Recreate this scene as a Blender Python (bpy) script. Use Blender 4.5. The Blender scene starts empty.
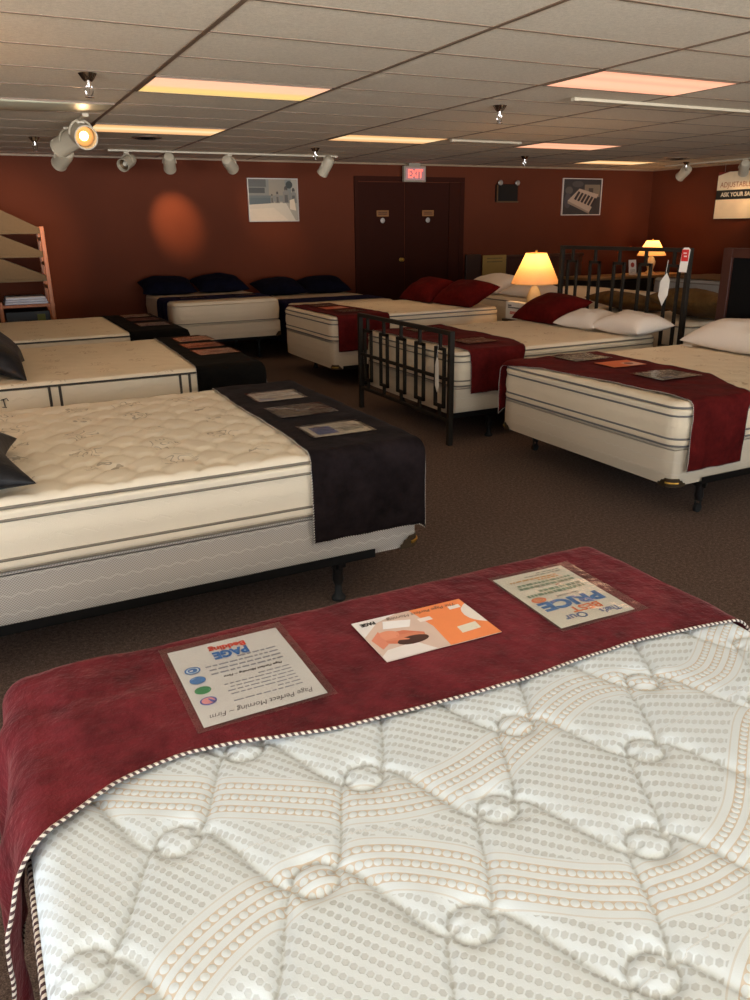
SKY, GROUND_FILL, EXPO, PANELW = 4.3, 23.0, 0.0, 18.0
import bpy, bmesh, math, random
import numpy as np
from mathutils import Vector, Matrix, noise
random.seed(7)
PI = math.pi
C = bpy.context.scene.collection
sc = bpy.context.scene

# ------------------------------------------------------------------ camera
YAW, PITCH, ROLL, FPX, CZ = 0.462749, 0.337038, 0.0133647, 779.636, 1.5577
def cam_axes():
    cy, sy = math.cos(YAW), math.sin(YAW)
    F = Vector((sy*math.cos(PITCH), cy*math.cos(PITCH), -math.sin(PITCH)))
    R = Vector((cy, -sy, 0)); D = F.cross(R)
    R2 = math.cos(ROLL)*R + math.sin(ROLL)*D
    D2 = -math.sin(ROLL)*R + math.cos(ROLL)*D
    return R2, D2, F
R_, D_, F_ = cam_axes()
cd = bpy.data.cameras.new('camera'); cam = bpy.data.objects.new('camera', cd); C.objects.link(cam)
cd.sensor_fit = 'VERTICAL'; cd.sensor_height = 36; cd.lens = FPX/1000*36; cd.clip_start = 0.02; cd.clip_end = 200
cam.matrix_world = Matrix(((R_.x, -D_.x, -F_.x, 0), (R_.y, -D_.y, -F_.y, 0), (R_.z, -D_.z, -F_.z, CZ), (0, 0, 0, 1)))
sc.camera = cam

# ------------------------------------------------------------------ materials
def srgb(r, g, b):
    f = lambda c: (c/255/12.92) if c/255 <= .04045 else ((c/255+.055)/1.055)**2.4
    return (f(r), f(g), f(b), 1)
class NT:
    def __init__(s, name):
        s.m = bpy.data.materials.new(name); s.m.use_nodes = True; s.t = s.m.node_tree; s.n = s.t.nodes
        s.b = s.n['Principled BSDF']; s.out = s.n['Material Output']
    def new(s, kind, **kw):
        o = s.n.new(kind)
        for k, v in kw.items():
            if hasattr(o, k): setattr(o, k, v)
        return o
    def l(s, a, b): s.t.links.new(a, b)
    def val(s, sock, v):
        if hasattr(v, 'is_output') or isinstance(v, bpy.types.NodeSocket): s.l(v, sock)
        else: sock.default_value = v
    def math(s, op, a, b=0.0, c=None, clamp=False):
        o = s.n.new('ShaderNodeMath'); o.operation = op; o.use_clamp = clamp
        s.val(o.inputs[0], a); s.val(o.inputs[1], b)
        if c is not None: s.val(o.inputs[2], c)
        return o.outputs[0]
    def mix(s, fac, a, b):
        o = s.n.new('ShaderNodeMix'); o.data_type = 'RGBA'
        s.val(o.inputs[0], fac); s.val(o.inputs[6], a); s.val(o.inputs[7], b)
        return o.outputs[2]
    def noise(s, scale, detail=3, vec=None, rough=.5, dim='3D'):
        o = s.n.new('ShaderNodeTexNoise'); o.inputs['Scale'].default_value = scale; o.inputs['Detail'].default_value = detail
        o.inputs['Roughness'].default_value = rough
        if vec is not None: s.l(vec, o.inputs['Vector'])
        return o.outputs['Fac']
    def ramp(s, fac, stops):
        o = s.n.new('ShaderNodeValToRGB'); s.l(fac, o.inputs[0]); e = o.color_ramp.elements
        while len(e) < len(stops): e.new(0.5)
        for i, (p, c) in enumerate(stops): e[i].position = p; e[i].color = c
        return o.outputs[0]
    def bump(s, h, strength=.3, dist=.01):
        o = s.n.new('ShaderNodeBump'); o.inputs['Strength'].default_value = strength; o.inputs['Distance'].default_value = dist
        s.l(h, o.inputs['Height']); s.l(o.outputs[0], s.b.inputs['Normal']); return o
    def coord(s, which='Object'): return s.n.new('ShaderNodeTexCoord').outputs[which]
    def sep(s, v):
        o = s.n.new('ShaderNodeSeparateXYZ'); s.l(v, o.inputs[0]); return o.outputs
    def attr(s, name):
        o = s.n.new('ShaderNodeAttribute'); o.attribute_name = name; return o.outputs['Fac']
def simple(name, col, rough=.6, metal=0, nscale=0, namt=.15, bump=0, bscale=200, sheen=0, spec=None):
    t = NT(name); b = t.b
    b.inputs['Roughness'].default_value = rough; b.inputs['Metallic'].default_value = metal
    if spec is not None: b.inputs['Specular IOR Level'].default_value = spec
    if sheen: b.inputs['Sheen Weight'].default_value = sheen; b.inputs['Sheen Roughness'].default_value = .4
    nf = t.noise(nscale or 6, 4, t.coord())
    dark = tuple(c*(1-namt) for c in col[:3])+(1,); lite = tuple(min(1, c*(1+namt)) for c in col[:3])+(1,)
    t.l(t.mix(nf, dark, lite), b.inputs['Base Color'])
    if bump: t.bump(t.noise(bscale, 3, t.coord()), bump, .004)
    return t.m
def emis(name, col, strength):
    t = NT(name); t.b.inputs['Base Color'].default_value = (.3, .3, .3, 1)
    t.b.inputs['Emission Color'].default_value = col; t.b.inputs['Emission Strength'].default_value = strength
    return t.m

def velvet(name, lo, hi, sheencol, sheen=.4, bmp=.25):
    t = NT(name); b = t.b; co = t.coord()
    n1 = t.noise(5, 5, co, .6); n2 = t.noise(26, 4, co, .6)
    f = t.math('ADD', t.math('MULTIPLY', n1, .6), t.math('MULTIPLY', n2, .4))
    f = t.math('MULTIPLY_ADD', f, 3.0, -1.0, True)
    t.l(t.mix(f, lo, hi), b.inputs['Base Color'])
    b.inputs['Roughness'].default_value = .85; b.inputs['Specular IOR Level'].default_value = .05
    b.inputs['Sheen Weight'].default_value = sheen; b.inputs['Sheen Roughness'].default_value = .35; b.inputs['Sheen Tint'].default_value = sheencol
    t.bump(t.noise(11, 5, co, .6), bmp, .03)
    return t.m
M = {}
M['velvet_near'] = velvet('burgundy_velvet', srgb(62, 20, 24), srgb(116, 42, 49), (.8, .45, .45, 1), .25, .6)
M['velvet_far'] = velvet('wine_velvet', srgb(62, 14, 14), srgb(98, 26, 25), (.6, .3, .25, 1), .05)
M['velvet_black'] = velvet('black_violet_velvet', srgb(15, 11, 11), srgb(38, 30, 31), (.5, .45, .45, 1), .04)
M['velvet_ink'] = velvet('black_velvet', srgb(8, 7, 6), srgb(20, 17, 14), (.3, .28, .25, 1), .02)
M['velvet_navy'] = velvet('navy_velvet', srgb(14, 13, 34), srgb(28, 26, 58), (.3, .3, .5, 1), .05)
M['pillow_red'] = velvet('dark_red_pillow_cloth', srgb(66, 10, 8), srgb(92, 18, 14), (.6, .3, .2, 1), .03)
M['pillow_navy'] = velvet('navy_pillow_cloth', srgb(8, 9, 18), srgb(18, 18, 34), (.3, .3, .4, 1), .02)
M['pillow_black'] = velvet('black_satin', srgb(10, 9, 10), srgb(26, 24, 26), (.3, .3, .3, 1), .1)
M['pillow_black'].node_tree.nodes['Principled BSDF'].inputs['Roughness'].default_value = .5; M['pillow_black'].node_tree.nodes['Principled BSDF'].inputs['Specular IOR Level'].default_value = .2
M['pillow_white'] = simple('white_pillow_cotton', srgb(226, 214, 200), .8, nscale=60, namt=.03, bump=.25, bscale=40)
M['pillow_brown'] = velvet('brown_pillow_cloth', srgb(82, 58, 30), srgb(112, 82, 46), (.5, .4, .3, 1), .1)
M['blanket_tan'] = simple('tan_blanket_cloth', srgb(128, 94, 58), .85, nscale=12, namt=.2, bump=.3, bscale=60)
M['white_knit'] = simple('white_border_knit', srgb(222, 224, 220), .8, nscale=90, namt=.05, bump=.4, bscale=300)
M['black_steel'] = simple('black_steel', srgb(22, 21, 20), .45, .6, nscale=20)
M['iron'] = simple('dark_iron', srgb(34, 28, 21), .65, .1, nscale=30, namt=.2, spec=.25)
M['black_plastic'] = simple('black_plastic', srgb(16, 15, 15), .35)
M['rubber'] = simple('black_rubber', srgb(12, 12, 12), .8)
M['brass'] = simple('brass_guard', srgb(190, 150, 70), .35, .9)
M['guard_brown'] = simple('brown_guard', srgb(56, 42, 24), .4)
M['chrome'] = simple('chrome', srgb(200, 195, 190), .15, 1)
M['taupe_tape'] = simple('taupe_binding_tape', srgb(122, 112, 98), .7, nscale=200)
M['black_tape'] = simple('dark_brown_binding_tape', srgb(58, 50, 42), .7, nscale=200)
M['grey_tape'] = simple('grey_binding_tape', srgb(112, 108, 104), .65, nscale=200)
M['pine'] = None
M['oak_dark'] = simple('dark_cherry_wood', srgb(56, 24, 13), .5, nscale=4, namt=.25)
M['nightstand'] = simple('dark_nightstand_wood', srgb(46, 26, 16), .45, nscale=4, namt=.25)
M['track_white'] = simple('off_white_enamel', srgb(186, 172, 148), .4, nscale=5, namt=.04)
M['frame_silver'] = simple('silver_picture_frame', srgb(190, 180, 168), .35, .7)
M['frame_bronze'] = simple('bronze_metal', srgb(120, 96, 70), .4, .7)
M['cream_ceramic'] = simple('cream_ceramic', srgb(236, 206, 150), .25)
M['paper'] = simple('white_paper', srgb(226, 228, 232), .5, nscale=12, namt=.03)
M['card_white'] = simple('white_card', srgb(232, 226, 214), .6)
M['card_tan'] = simple('tan_cardboard', srgb(150, 120, 60), .8, nscale=9, namt=.1)
M['wedge_tan'] = simple('tan_wedge_fabric', srgb(100, 84, 62), .9, nscale=40, namt=.1, bump=.3, bscale=200)
M['sheet_white'] = simple('folded_white_sheet', srgb(206, 212, 226), .7)
M['green_sticker'] = simple('green_sticker', srgb(100, 104, 40), .7)
def wood(name, c1, c2):
    t = NT(name); co = t.coord(); mp = t.new('ShaderNodeMapping'); t.l(co, mp.inputs[0]); mp.inputs['Scale'].default_value = (30, 30, 2)
    n = t.noise(2.0, 5, mp.outputs[0], .6); t.l(t.mix(n, c1, c2), t.b.inputs['Base Color']); t.b.inputs['Roughness'].default_value = .4
    return t.m
M['pine'] = wood('orange_pine', srgb(150, 76, 26), srgb(204, 120, 46))
_flat = {}
def ink(r, g, b, rough=.6):
    k = (r, g, b)
    if k not in _flat:
        _flat[k] = simple('print_%02x%02x%02x' % k, srgb(r, g, b), rough, nscale=30, namt=.05)
    return _flat[k]

def mat_wall():
    t = NT('maroon_painted_wall'); co = t.coord()
    f = t.noise(1.3, 4, co); t.l(t.mix(f, srgb(88, 42, 25), srgb(98, 48, 29)), t.b.inputs['Base Color'])
    t.b.inputs['Roughness'].default_value = .7; t.b.inputs['Specular IOR Level'].default_value = .1
    t.bump(t.noise(160, 4, co), .3, .004); return t.m
M['wall'] = mat_wall()
M['door'] = simple('dark_brown_door_paint', srgb(50, 21, 12), .8, nscale=2, namt=.12, spec=.1)
M['door_trim'] = simple('dark_brown_trim_paint', srgb(54, 23, 13), .8, nscale=2, namt=.12, spec=.1)
def mat_carpet():
    t = NT('brown_speckled_carpet'); co = t.coord()
    a = t.noise(220, 3, co, .7); b2 = t.noise(3, 3, co); b3 = t.noise(60, 3, co, .7)
    c = t.ramp(t.math('ADD', t.math('MULTIPLY', a, .6), t.math('MULTIPLY', b3, .4)), [(.36, srgb(56, 44, 39)), (.5, srgb(98, 81, 72)), (.66, srgb(144, 122, 108))])
    t.l(t.mix(t.math('MULTIPLY', b2, .25), c, srgb(86, 66, 60)), t.b.inputs['Base Color'])
    t.b.inputs['Roughness'].default_value = 1; t.b.inputs['Specular IOR Level'].default_value = .1
    t.bump(t.noise(260, 4, co, .7), .8, .01); return t.m
M['carpet'] = mat_carpet()
def mat_ceiling():
    t = NT('fissured_ceiling_tile'); co = t.coord()
    n = t.noise(45, 5, co, .75); n2 = t.noise(160, 3, co, .6)
    v = t.math('MULTIPLY_ADD', t.math('ADD', t.math('MULTIPLY', n, .5), t.math('MULTIPLY', n2, .5)), 4.0, -1.5, True)
    t.l(t.mix(v, srgb(206, 190, 164), srgb(236, 221, 196)), t.b.inputs['Base Color'])
    t.b.inputs['Roughness'].default_value = .9; t.bump(n, .35, .006); return t.m
M['ceiling'] = mat_ceiling()
M['tbar'] = simple('ceiling_grid_metal', srgb(122, 100, 80), .45, .2, nscale=3)

# mattress fabrics -------------------------------------------------------
def mat_panel(name, base, dark, scrib=True, ztop=0.0):
    """knit top panel with stitched grey flower scrolls; side gets zigzag stitch relief"""
    t = NT(name); co = t.coord(); x, y, z = t.sep(co)
    t.b.inputs['Roughness'].default_value = .8; t.b.inputs['Specular IOR Level'].default_value = .2
    col = t.mix(t.noise(9, 3, co), base, tuple(min(1, c*1.06) for c in base[:3])+(1,))
    if scrib:
        w = t.new('ShaderNodeTexVoronoi', feature='F1'); w.inputs['Scale'].default_value = 3.4; w.inputs['Randomness'].default_value = .25
        fl = t.new('ShaderNodeCombineXYZ'); t.l(x, fl.inputs[0]); t.l(t.math('MULTIPLY', y, 1.0), fl.inputs[1]); t.l(fl.outputs[0], w.inputs['Vector'])
        ge = t.new('ShaderNodeNewGeometry'); up = t.math('GREATER_THAN', t.sep(ge.outputs['True Normal'])[2], .7)
        mask = t.math('MULTIPLY', t.math('LESS_THAN', w.outputs['Distance'], .27), up)
        wn = t.new('ShaderNodeTexNoise'); wn.inputs['Scale'].default_value = 9; wn.inputs['Detail'].default_value = 1.0; t.l(fl.outputs[0], wn.inputs['Vector'])
        ln = t.math('LESS_THAN', t.math('ABSOLUTE', t.math('SUBTRACT', t.math('FRACT', t.math('MULTIPLY', wn.outputs['Fac'], 9)), .5)), .10)
        f = t.math('MULTIPLY', t.math('MULTIPLY', mask, ln), .55)
        col = t.mix(f, col, dark)
    t.l(col, t.b.inputs['Base Color'])
    zz = t.math('PINGPONG', t.math('ADD', x, y), .045)
    st = t.math('PINGPONG', t.math('ADD', t.math('MULTIPLY', z, 1.0), t.math('MULTIPLY', zz, .45)), .03)
    ln2 = t.math('LESS_THAN', st, .0035)
    h = t.math('ADD', t.math('MULTIPLY', ln2, -1.0), t.math('MULTIPLY', t.noise(350, 2, co), .3))
    t.bump(h, .6, .005)
    return t.m
M['cream_panel'] = mat_panel('cream_quilted_knit', srgb(226, 212, 190), srgb(120, 104, 86))
M['cream_plain'] = mat_panel('cream_knit', srgb(222, 206, 180), srgb(150, 130, 100), False)
M['cream_scroll'] = mat_panel('cream_scroll_knit', srgb(226, 210, 184), srgb(170, 140, 104))
def mat_box(name, base, dots):
    t = NT(name); co = t.coord(); x, y, z = t.sep(co)
    t.b.inputs['Roughness'].default_value = .8; t.b.inputs['Specular IOR Level'].default_value = .2
    s = t.math('ADD', x, y)
    cb = t.math('MULTIPLY', t.math('SINE', t.math('MULTIPLY', s, 620)), t.math('SINE', t.math('MULTIPLY', z, 620)))
    f = t.math('MULTIPLY_ADD', cb, .5, .5)
    col = t.mix(t.math('MULTIPLY', f, dots), base, srgb(120, 112, 104))
    t.l(col, t.b.inputs['Base Color'])
    zz = t.math('PINGPONG', s, .028)
    st = t.math('PINGPONG', t.math('ADD', z, t.math('MULTIPLY', zz, .4)), .035)
    ln = t.math('LESS_THAN', st, .0035); t.bump(t.math('MULTIPLY', ln, 1.0), .7, .006)
    t.l(t.mix(t.math('MULTIPLY', ln, .2), col, srgb(228, 222, 212)), t.b.inputs['Base Color'])
    return t.m
M['box_dots'] = mat_box('grey_dotted_ticking', srgb(202, 195, 188), .9)
M['box_white'] = mat_box('white_ticking', srgb(214, 200, 178), .12)

def mat_near_top():
    """hexagon dots in rows, pearl bands with beige outlines (band distance and arc length come as attributes)"""
    t = NT('white_pearl_band_quilt'); co = t.coord(); x, y, z = t.sep(co); b = t.b
    white = srgb(206, 215, 222)
    b.inputs['Roughness'].default_value = .75; b.inputs['Specular IOR Level'].default_value = .25
    # dot rows
    xo = t.math('SUBTRACT', x, -.53)      # object origin is the bed centre
    u = t.math('ADD', t.math('MULTIPLY', x, .60), t.math('MULTIPLY', y, -.80))
    v = t.math('ADD', t.math('MULTIPLY', xo, .91), t.math('ADD', t.math('MULTIPLY', t.math('MULTIPLY', xo, xo), -.31), t.math('MULTIPLY', y, .6)))
    vr = t.math('DIVIDE', v, .0188); row = t.math('FLOOR', vr); vf = t.math('SUBTRACT', t.math('FRACT', vr), .5)
    ur = t.math('ADD', t.math('DIVIDE', u, .0118), t.math('MULTIPLY', row, .5)); uf = t.math('SUBTRACT', t.math('FRACT', ur), .5)
    d = t.math('MAXIMUM', t.math('ABSOLUTE', t.math('MULTIPLY', uf, 1.0)), t.math('ADD', t.math('MULTIPLY', t.math('ABSOLUTE', uf), .45), t.math('MULTIPLY', t.math('ABSOLUTE', vf), 1.35)))
    dot = t.math('SUBTRACT', 1.0, t.math('SMOOTH_MIN', t.math('MULTIPLY', t.math('MAXIMUM', t.math('SUBTRACT', d, .33), 0.0), 9), 1.0, .1), None, True)
    bd = t.attr('band_d'); bs = t.attr('band_s'); ab = t.math('ABSOLUTE', bd)
    inband = t.math('LESS_THAN', ab, .040)
    # three pearl rows at -0.024, 0, 0.024
    rr = t.math('SUBTRACT', t.math('FRACT', t.math('ADD', t.math('DIVIDE', bd, .0265), .5)), .5)   # -.5...5 inside each row
    rowin = t.math('LESS_THAN', ab, .0395)
    su = t.math('SUBTRACT', t.math('FRACT', t.math('DIVIDE', bs, .0138)), .5)
    px = t.math('MULTIPLY', su, .0138); py = t.math('MULTIPLY', rr, .0265)
    pr = t.math('SQRT', t.math('ADD', t.math('POWER', px, 2), t.math('POWER', py, 2)))
    pearl = t.math('LESS_THAN', pr, .0063)
    strip = t.math('MULTIPLY', t.math('LESS_THAN', t.math('ABSOLUTE', py), .0078), rowin)   # beige channel under pearls
    beige = t.math('MULTIPLY', strip, t.math('SUBTRACT', 1.0, pearl))
    edge = t.math('MULTIPLY', t.math('LESS_THAN', t.math('ABSOLUTE', t.math('SUBTRACT', ab, .047)), .0013), .5)
    nod = t.math('MULTIPLY', dot, t.math('SUBTRACT', 1.0, t.math('LESS_THAN', ab, .052)))
    fade = t.math('MULTIPLY_ADD', t.noise(6, 2, co), .8, .25)
    col = t.mix(t.math('MULTIPLY', t.math('MULTIPLY', nod, fade), .85), white, srgb(160, 163, 163))
    col = t.mix(t.math('MULTIPLY', beige, .75), col, srgb(190, 172, 150))
    col = t.mix(edge, col, srgb(190, 182, 172))
    sm = t.attr('seam'); th = t.math('SUBTRACT', 1.0, t.math('DIVIDE', sm, .0036), None, True); col = t.mix(t.math('MULTIPLY', th, .6), col, srgb(128, 128, 128))   # grey thread, with crease shade painted in along the seams
    t.l(col, b.inputs['Base Color'])
    dome = t.math('MULTIPLY', t.math('SUBTRACT', 1.0, t.math('POWER', t.math('MINIMUM', t.math('DIVIDE', pr, .0068), 1.0), 2)), rowin)
    h = t.math('ADD', t.math('MULTIPLY', nod, -.35), t.math('MULTIPLY', dome, .9))
    h = t.math('ADD', h, t.math('MULTIPLY', t.math('MULTIPLY', t.math('SUBTRACT', 1.0, strip), t.math('LESS_THAN', ab, .052)), .5))
    h = t.math('ADD', h, t.math('MULTIPLY', t.noise(500, 2, co), .15))
    t.bump(h, .40, .003)
    return t.m
M['near_top'] = mat_near_top()
def mat_rope(name, a, c):
    t = NT(name); s = t.attr('s'); w = t.attr('w')
    f = t.math('FRACT', t.math('ADD', t.math('MULTIPLY', s, 85.0), w))
    t.l(t.mix(t.math('GREATER_THAN', f, .5), a, c), t.b.inputs['Base Color']); t.b.inputs['Roughness'].default_value = .6
    return t.m
M['rope'] = mat_rope('twisted_cord', srgb(206, 196, 184), srgb(62, 34, 36))
def mat_sleeve():
    t = NT('clear_plastic_sleeve'); t.n.remove(t.b)
    tr = t.new('ShaderNodeBsdfTransparent'); tr.inputs[0].default_value = (.97, .965, .96, 1)
    gl = t.new('ShaderNodeBsdfGlossy'); gl.inputs['Roughness'].default_value = .08
    bp = t.new('ShaderNodeBump'); bp.inputs['Strength'].default_value = .5; bp.inputs['Distance'].default_value = .01
    t.l(t.noise(9, 3, t.coord(), .6), bp.inputs['Height']); t.l(bp.outputs[0], gl.inputs['Normal'])
    fr = t.new('ShaderNodeLayerWeight'); fr.inputs[0].default_value = .5; t.l(bp.outputs[0], fr.inputs['Normal'])
    mx = t.new('ShaderNodeMixShader'); t.l(t.math('MULTIPLY_ADD', t.math('POWER', fr.outputs['Facing'], 4), .7, .035, True), mx.inputs[0]); t.l(tr.outputs[0], mx.inputs[1]); t.l(gl.outputs[0], mx.inputs[2])
    t.l(mx.outputs[0], t.out.inputs[0]); return t.m
M['sleeve'] = mat_sleeve()
def mat_shade():
    t = NT('glowing_cream_lampshade'); t.n.remove(t.b)
    tl = t.new('ShaderNodeBsdfTranslucent'); tl.inputs[0].default_value = (.95, .62, .26, 1)
    df = t.new('ShaderNodeBsdfDiffuse'); df.inputs[0].default_value = (.80, .62, .40, 1)
    mx = t.new('ShaderNodeMixShader'); mx.inputs[0].default_value = .35
    n = t.noise(60, 3, t.coord()); c = t.mix(n, (.80, .45, .17, 1), (.90, .54, .22, 1)); t.l(c, tl.inputs[0])
    t.l(tl.outputs[0], mx.inputs[1]); t.l(df.outputs[0], mx.inputs[2]); t.l(mx.outputs[0], t.out.inputs[0]); return t.m
M['shade'] = mat_shade()
def mat_lens(name, stops, k):
    t = NT(name); g = t.coord('Generated'); x, y, z = t.sep(g)
    c = t.ramp(y, stops); t.l(c, t.b.inputs['Emission Color']); t.b.inputs['Emission Strength'].default_value = k
    t.b.inputs['Base Color'].default_value = (.4, .4, .4, 1); return t.m

# ------------------------------------------------------------------ geometry helpers
def mesh(name, verts, faces, mat, parent=None, origin=(0, 0, 0), smooth=True, attrs=None, mats=None, midx=None):
    o3 = Vector(origin)
    me = bpy.data.meshes.new(name)
    if not isinstance(verts, np.ndarray): verts = np.array([tuple(v) for v in verts], dtype=float)
    me.from_pydata((verts-np.array(origin)).tolist(), [], faces)
    for m in (mats or [mat]): me.materials.append(m)
    if midx is not None: me.polygons.foreach_set('material_index', midx)
    if attrs:
        for k, v in attrs.items():
            a = me.attributes.new(k, 'FLOAT', 'POINT'); a.data.foreach_set('value', np.asarray(v, dtype=np.float32))
    me.polygons.foreach_set('use_smooth', [smooth]*len(me.polygons)); me.update()
    o = bpy.data.objects.new(name, me); C.objects.link(o)
    if parent is None: o.location = o3
    else:
        o.parent = parent; o.location = o3-Vector(parent.location)
    return o
def tag(o, label, cat, group=None):
    o['label'] = label; o['category'] = cat
    if group: o['group'] = group
    return o
def thing(name, label, cat, loc, group=None):
    o = bpy.data.objects.new(name, None); C.objects.link(o); o.location = loc; o.empty_display_size = .1
    return tag(o, label, cat, group)
class MB:
    def __init__(s): s.v = []; s.f = []; s.mi = []
    def add(s, vs, fs, mi=0):
        k = len(s.v); s.v += [tuple(v) for v in vs]; s.f += [tuple(i+k for i in f) for f in fs]; s.mi += [mi]*len(fs); return s
    def box(s, a, b, mi=0, bev=0.0, M4=None):
        bm = bmesh.new(); bmesh.ops.create_cube(bm, size=1)
        c = [(a[i]+b[i])/2 for i in range(3)]; d = [abs(b[i]-a[i]) for i in range(3)]
        for v in bm.verts: v.co = Vector((v.co.x*d[0], v.co.y*d[1], v.co.z*d[2]))
        if bev: bmesh.ops.bevel(bm, geom=bm.edges[:], offset=min(bev, min(d)*.45), segments=2, affect='EDGES', profile=.5)
        vs = [Vector(c)+v.co for v in bm.verts]
        if M4 is not None: vs = [M4 @ v for v in vs]
        bm.verts.index_update(); s.add(vs, [[v.index for v in f.verts] for f in bm.faces], mi); bm.free(); return s
    def tube(s, pts, r, n=8, closed=False, mi=0, caps=True):
        P = [Vector(p) for p in pts]; m = len(P); k = len(s.v); up = None
        for i, p in enumerate(P):
            a = P[(i-1) % m] if (closed or i > 0) else p; c = P[(i+1) % m] if (closed or i < m-1) else p
            d = (c-a).normalized()
            if up is None: up = Vector((0, 0, 1)) if abs(d.z) < .9 else Vector((1, 0, 0))
            e1 = d.cross(up).normalized(); e2 = e1.cross(d).normalized(); up = e2
            rr = r[i] if isinstance(r, (list, tuple)) else r
            s.v += [tuple(p+rr*(math.cos(2*PI*j/n)*e1+math.sin(2*PI*j/n)*e2)) for j in range(n)]
        fs = []
        for i in range(m if closed else m-1):
            i2 = (i+1) % m
            fs += [(k+i*n+j, k+i*n+(j+1) % n, k+i2*n+(j+1) % n, k+i2*n+j) for j in range(n)]
        if caps and not closed: fs += [tuple(k+j for j in range(n))[::-1], tuple(k+(m-1)*n+j for j in range(n))]
        s.f += fs; s.mi += [mi]*len(fs); return s
    def lathe(s, prof, cen=(0, 0, 0), n=24, mi=0, M4=None, capb=True, capt=True):
        k = len(s.v); vs = []
        for r, z in prof:
            vs += [Vector((r*math.cos(2*PI*j/n), r*math.sin(2*PI*j/n), z)) for j in range(n)]
        vs = [(M4 @ v if M4 is not None else v)+Vector(cen) for v in vs]; s.v += [tuple(v) for v in vs]
        fs = []
        for i in range(len(prof)-1): fs += [(k+i*n+j, k+i*n+(j+1) % n, k+(i+1)*n+(j+1) % n, k+(i+1)*n+j) for j in range(n)]
        if capb: fs.append(tuple(k+j for j in range(n))[::-1])
        if capt: fs.append(tuple(k+(len(prof)-1)*n+j for j in range(n)))
        s.f += fs; s.mi += [mi]*len(fs); return s
    def build(s, name, mat, parent=None, origin=(0, 0, 0), smooth=False, mats=None):
        o = mesh(name, s.v, s.f, mat, parent, origin, smooth, mats=mats, midx=s.mi if mats else None)
        if smooth: flat_sharp(o.data)
        return o
def flat_sharp(me, ang=.7):
    try: me.set_sharp_from_angle(angle=ang)
    except Exception: pass
def struct(o): o['kind'] = 'structure'; return o
def rotm(ax, a): return Matrix.Rotation(a, 4, ax)
def fnoise(x, y, s=1, seed=0): return noise.noise(Vector((x*s+seed*13.1, y*s-seed*7.7, seed*3.3)))
def wl(o):
    v = Vector(o.location); p = o.parent
    while p is not None: v = v+Vector(p.location); p = p.parent
    return v
def mk(parent, m, name, mat, smooth=True, attrs=None):
    """child mesh given in world coordinates"""
    o = mesh(name, m.v, m.f, mat, parent, wl(parent), smooth, attrs); o.location = (0, 0, 0)
    if smooth: flat_sharp(o.data)
    return o
# ------------------------------------------------------------------ quilting
KX, KY = .157, .165
def _quilt_table(n=260):
    W, H = 2*KX, 2*KY
    pts = []
    for k in range(-3, 6):
        for m in range(-3, 6):
            if (k+m) % 2: continue
            ox, oy = k*KX, m*KY
            for sg in (1, -1):
                for i in range(8, 41):
                    t = i/48; q = min(1, max(0, (t-.24)/.52)) if sg > 0 else min(1, max(0, (t-.26)/.62)); s = q*q*(3-2*q) if sg > 0 else .5*q*q*(3-2*q)+.5*(1-(1-q)**2); pts.append((ox+sg*KX*t, oy-KY*s))
            for i in range(40):
                a = 2*PI*i/40; pts.append((ox+.034*math.cos(a), oy+.031*math.sin(a)))
    P = np.array(pts)
    P = P[(P[:, 0] > -.12) & (P[:, 0] < W+.12) & (P[:, 1] > -.12) & (P[:, 1] < H+.12)]
    gx = np.linspace(0, W, n); gy = np.linspace(0, H, n)
    T = np.zeros((n, n))
    for j in range(n):
        d = (gx[:, None]-P[None, :, 0])**2+(gy[j]-P[None, :, 1])**2
        T[:, j] = np.sqrt(d.min(1))
    return T
_QT = _quilt_table()
def seam_dist(x, y, sx=1.0, sy=1.0):
    n = _QT.shape[0]; u = np.mod((x-.15)/sx, 2*KX)/(2*KX)*(n-1); v = np.mod((y-.985)/sy, 2*KY)/(2*KY)*(n-1)
    i = np.clip(u.astype(int), 0, n-2); j = np.clip(v.astype(int), 0, n-2); fu = u-i; fv = v-j
    d = (_QT[i, j]*(1-fu)*(1-fv)+_QT[i+1, j]*fu*(1-fv)+_QT[i, j+1]*(1-fu)*fv+_QT[i+1, j+1]*fu*fv)
    return d
def quilt(depth, sx=1., sy=1., w=.012, wob=0.0):
    def f(x, y):
        xx = x+wob*np.sin(y*11+x*3); yy = y+wob*np.sin(x*9-y*4)
        d = seam_dist(xx, yy, sx, sy)
        return -depth*(.60*np.exp(-d/w)+.40*np.clip(1-d/(w*9), 0, 1)**2)
    return f
def lumpy(amp):
    return lambda x, y: -amp*(.5+.25*np.sin(x*7.3+y*2.1)+.25*np.sin(y*8.9-x*3.3))

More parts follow.
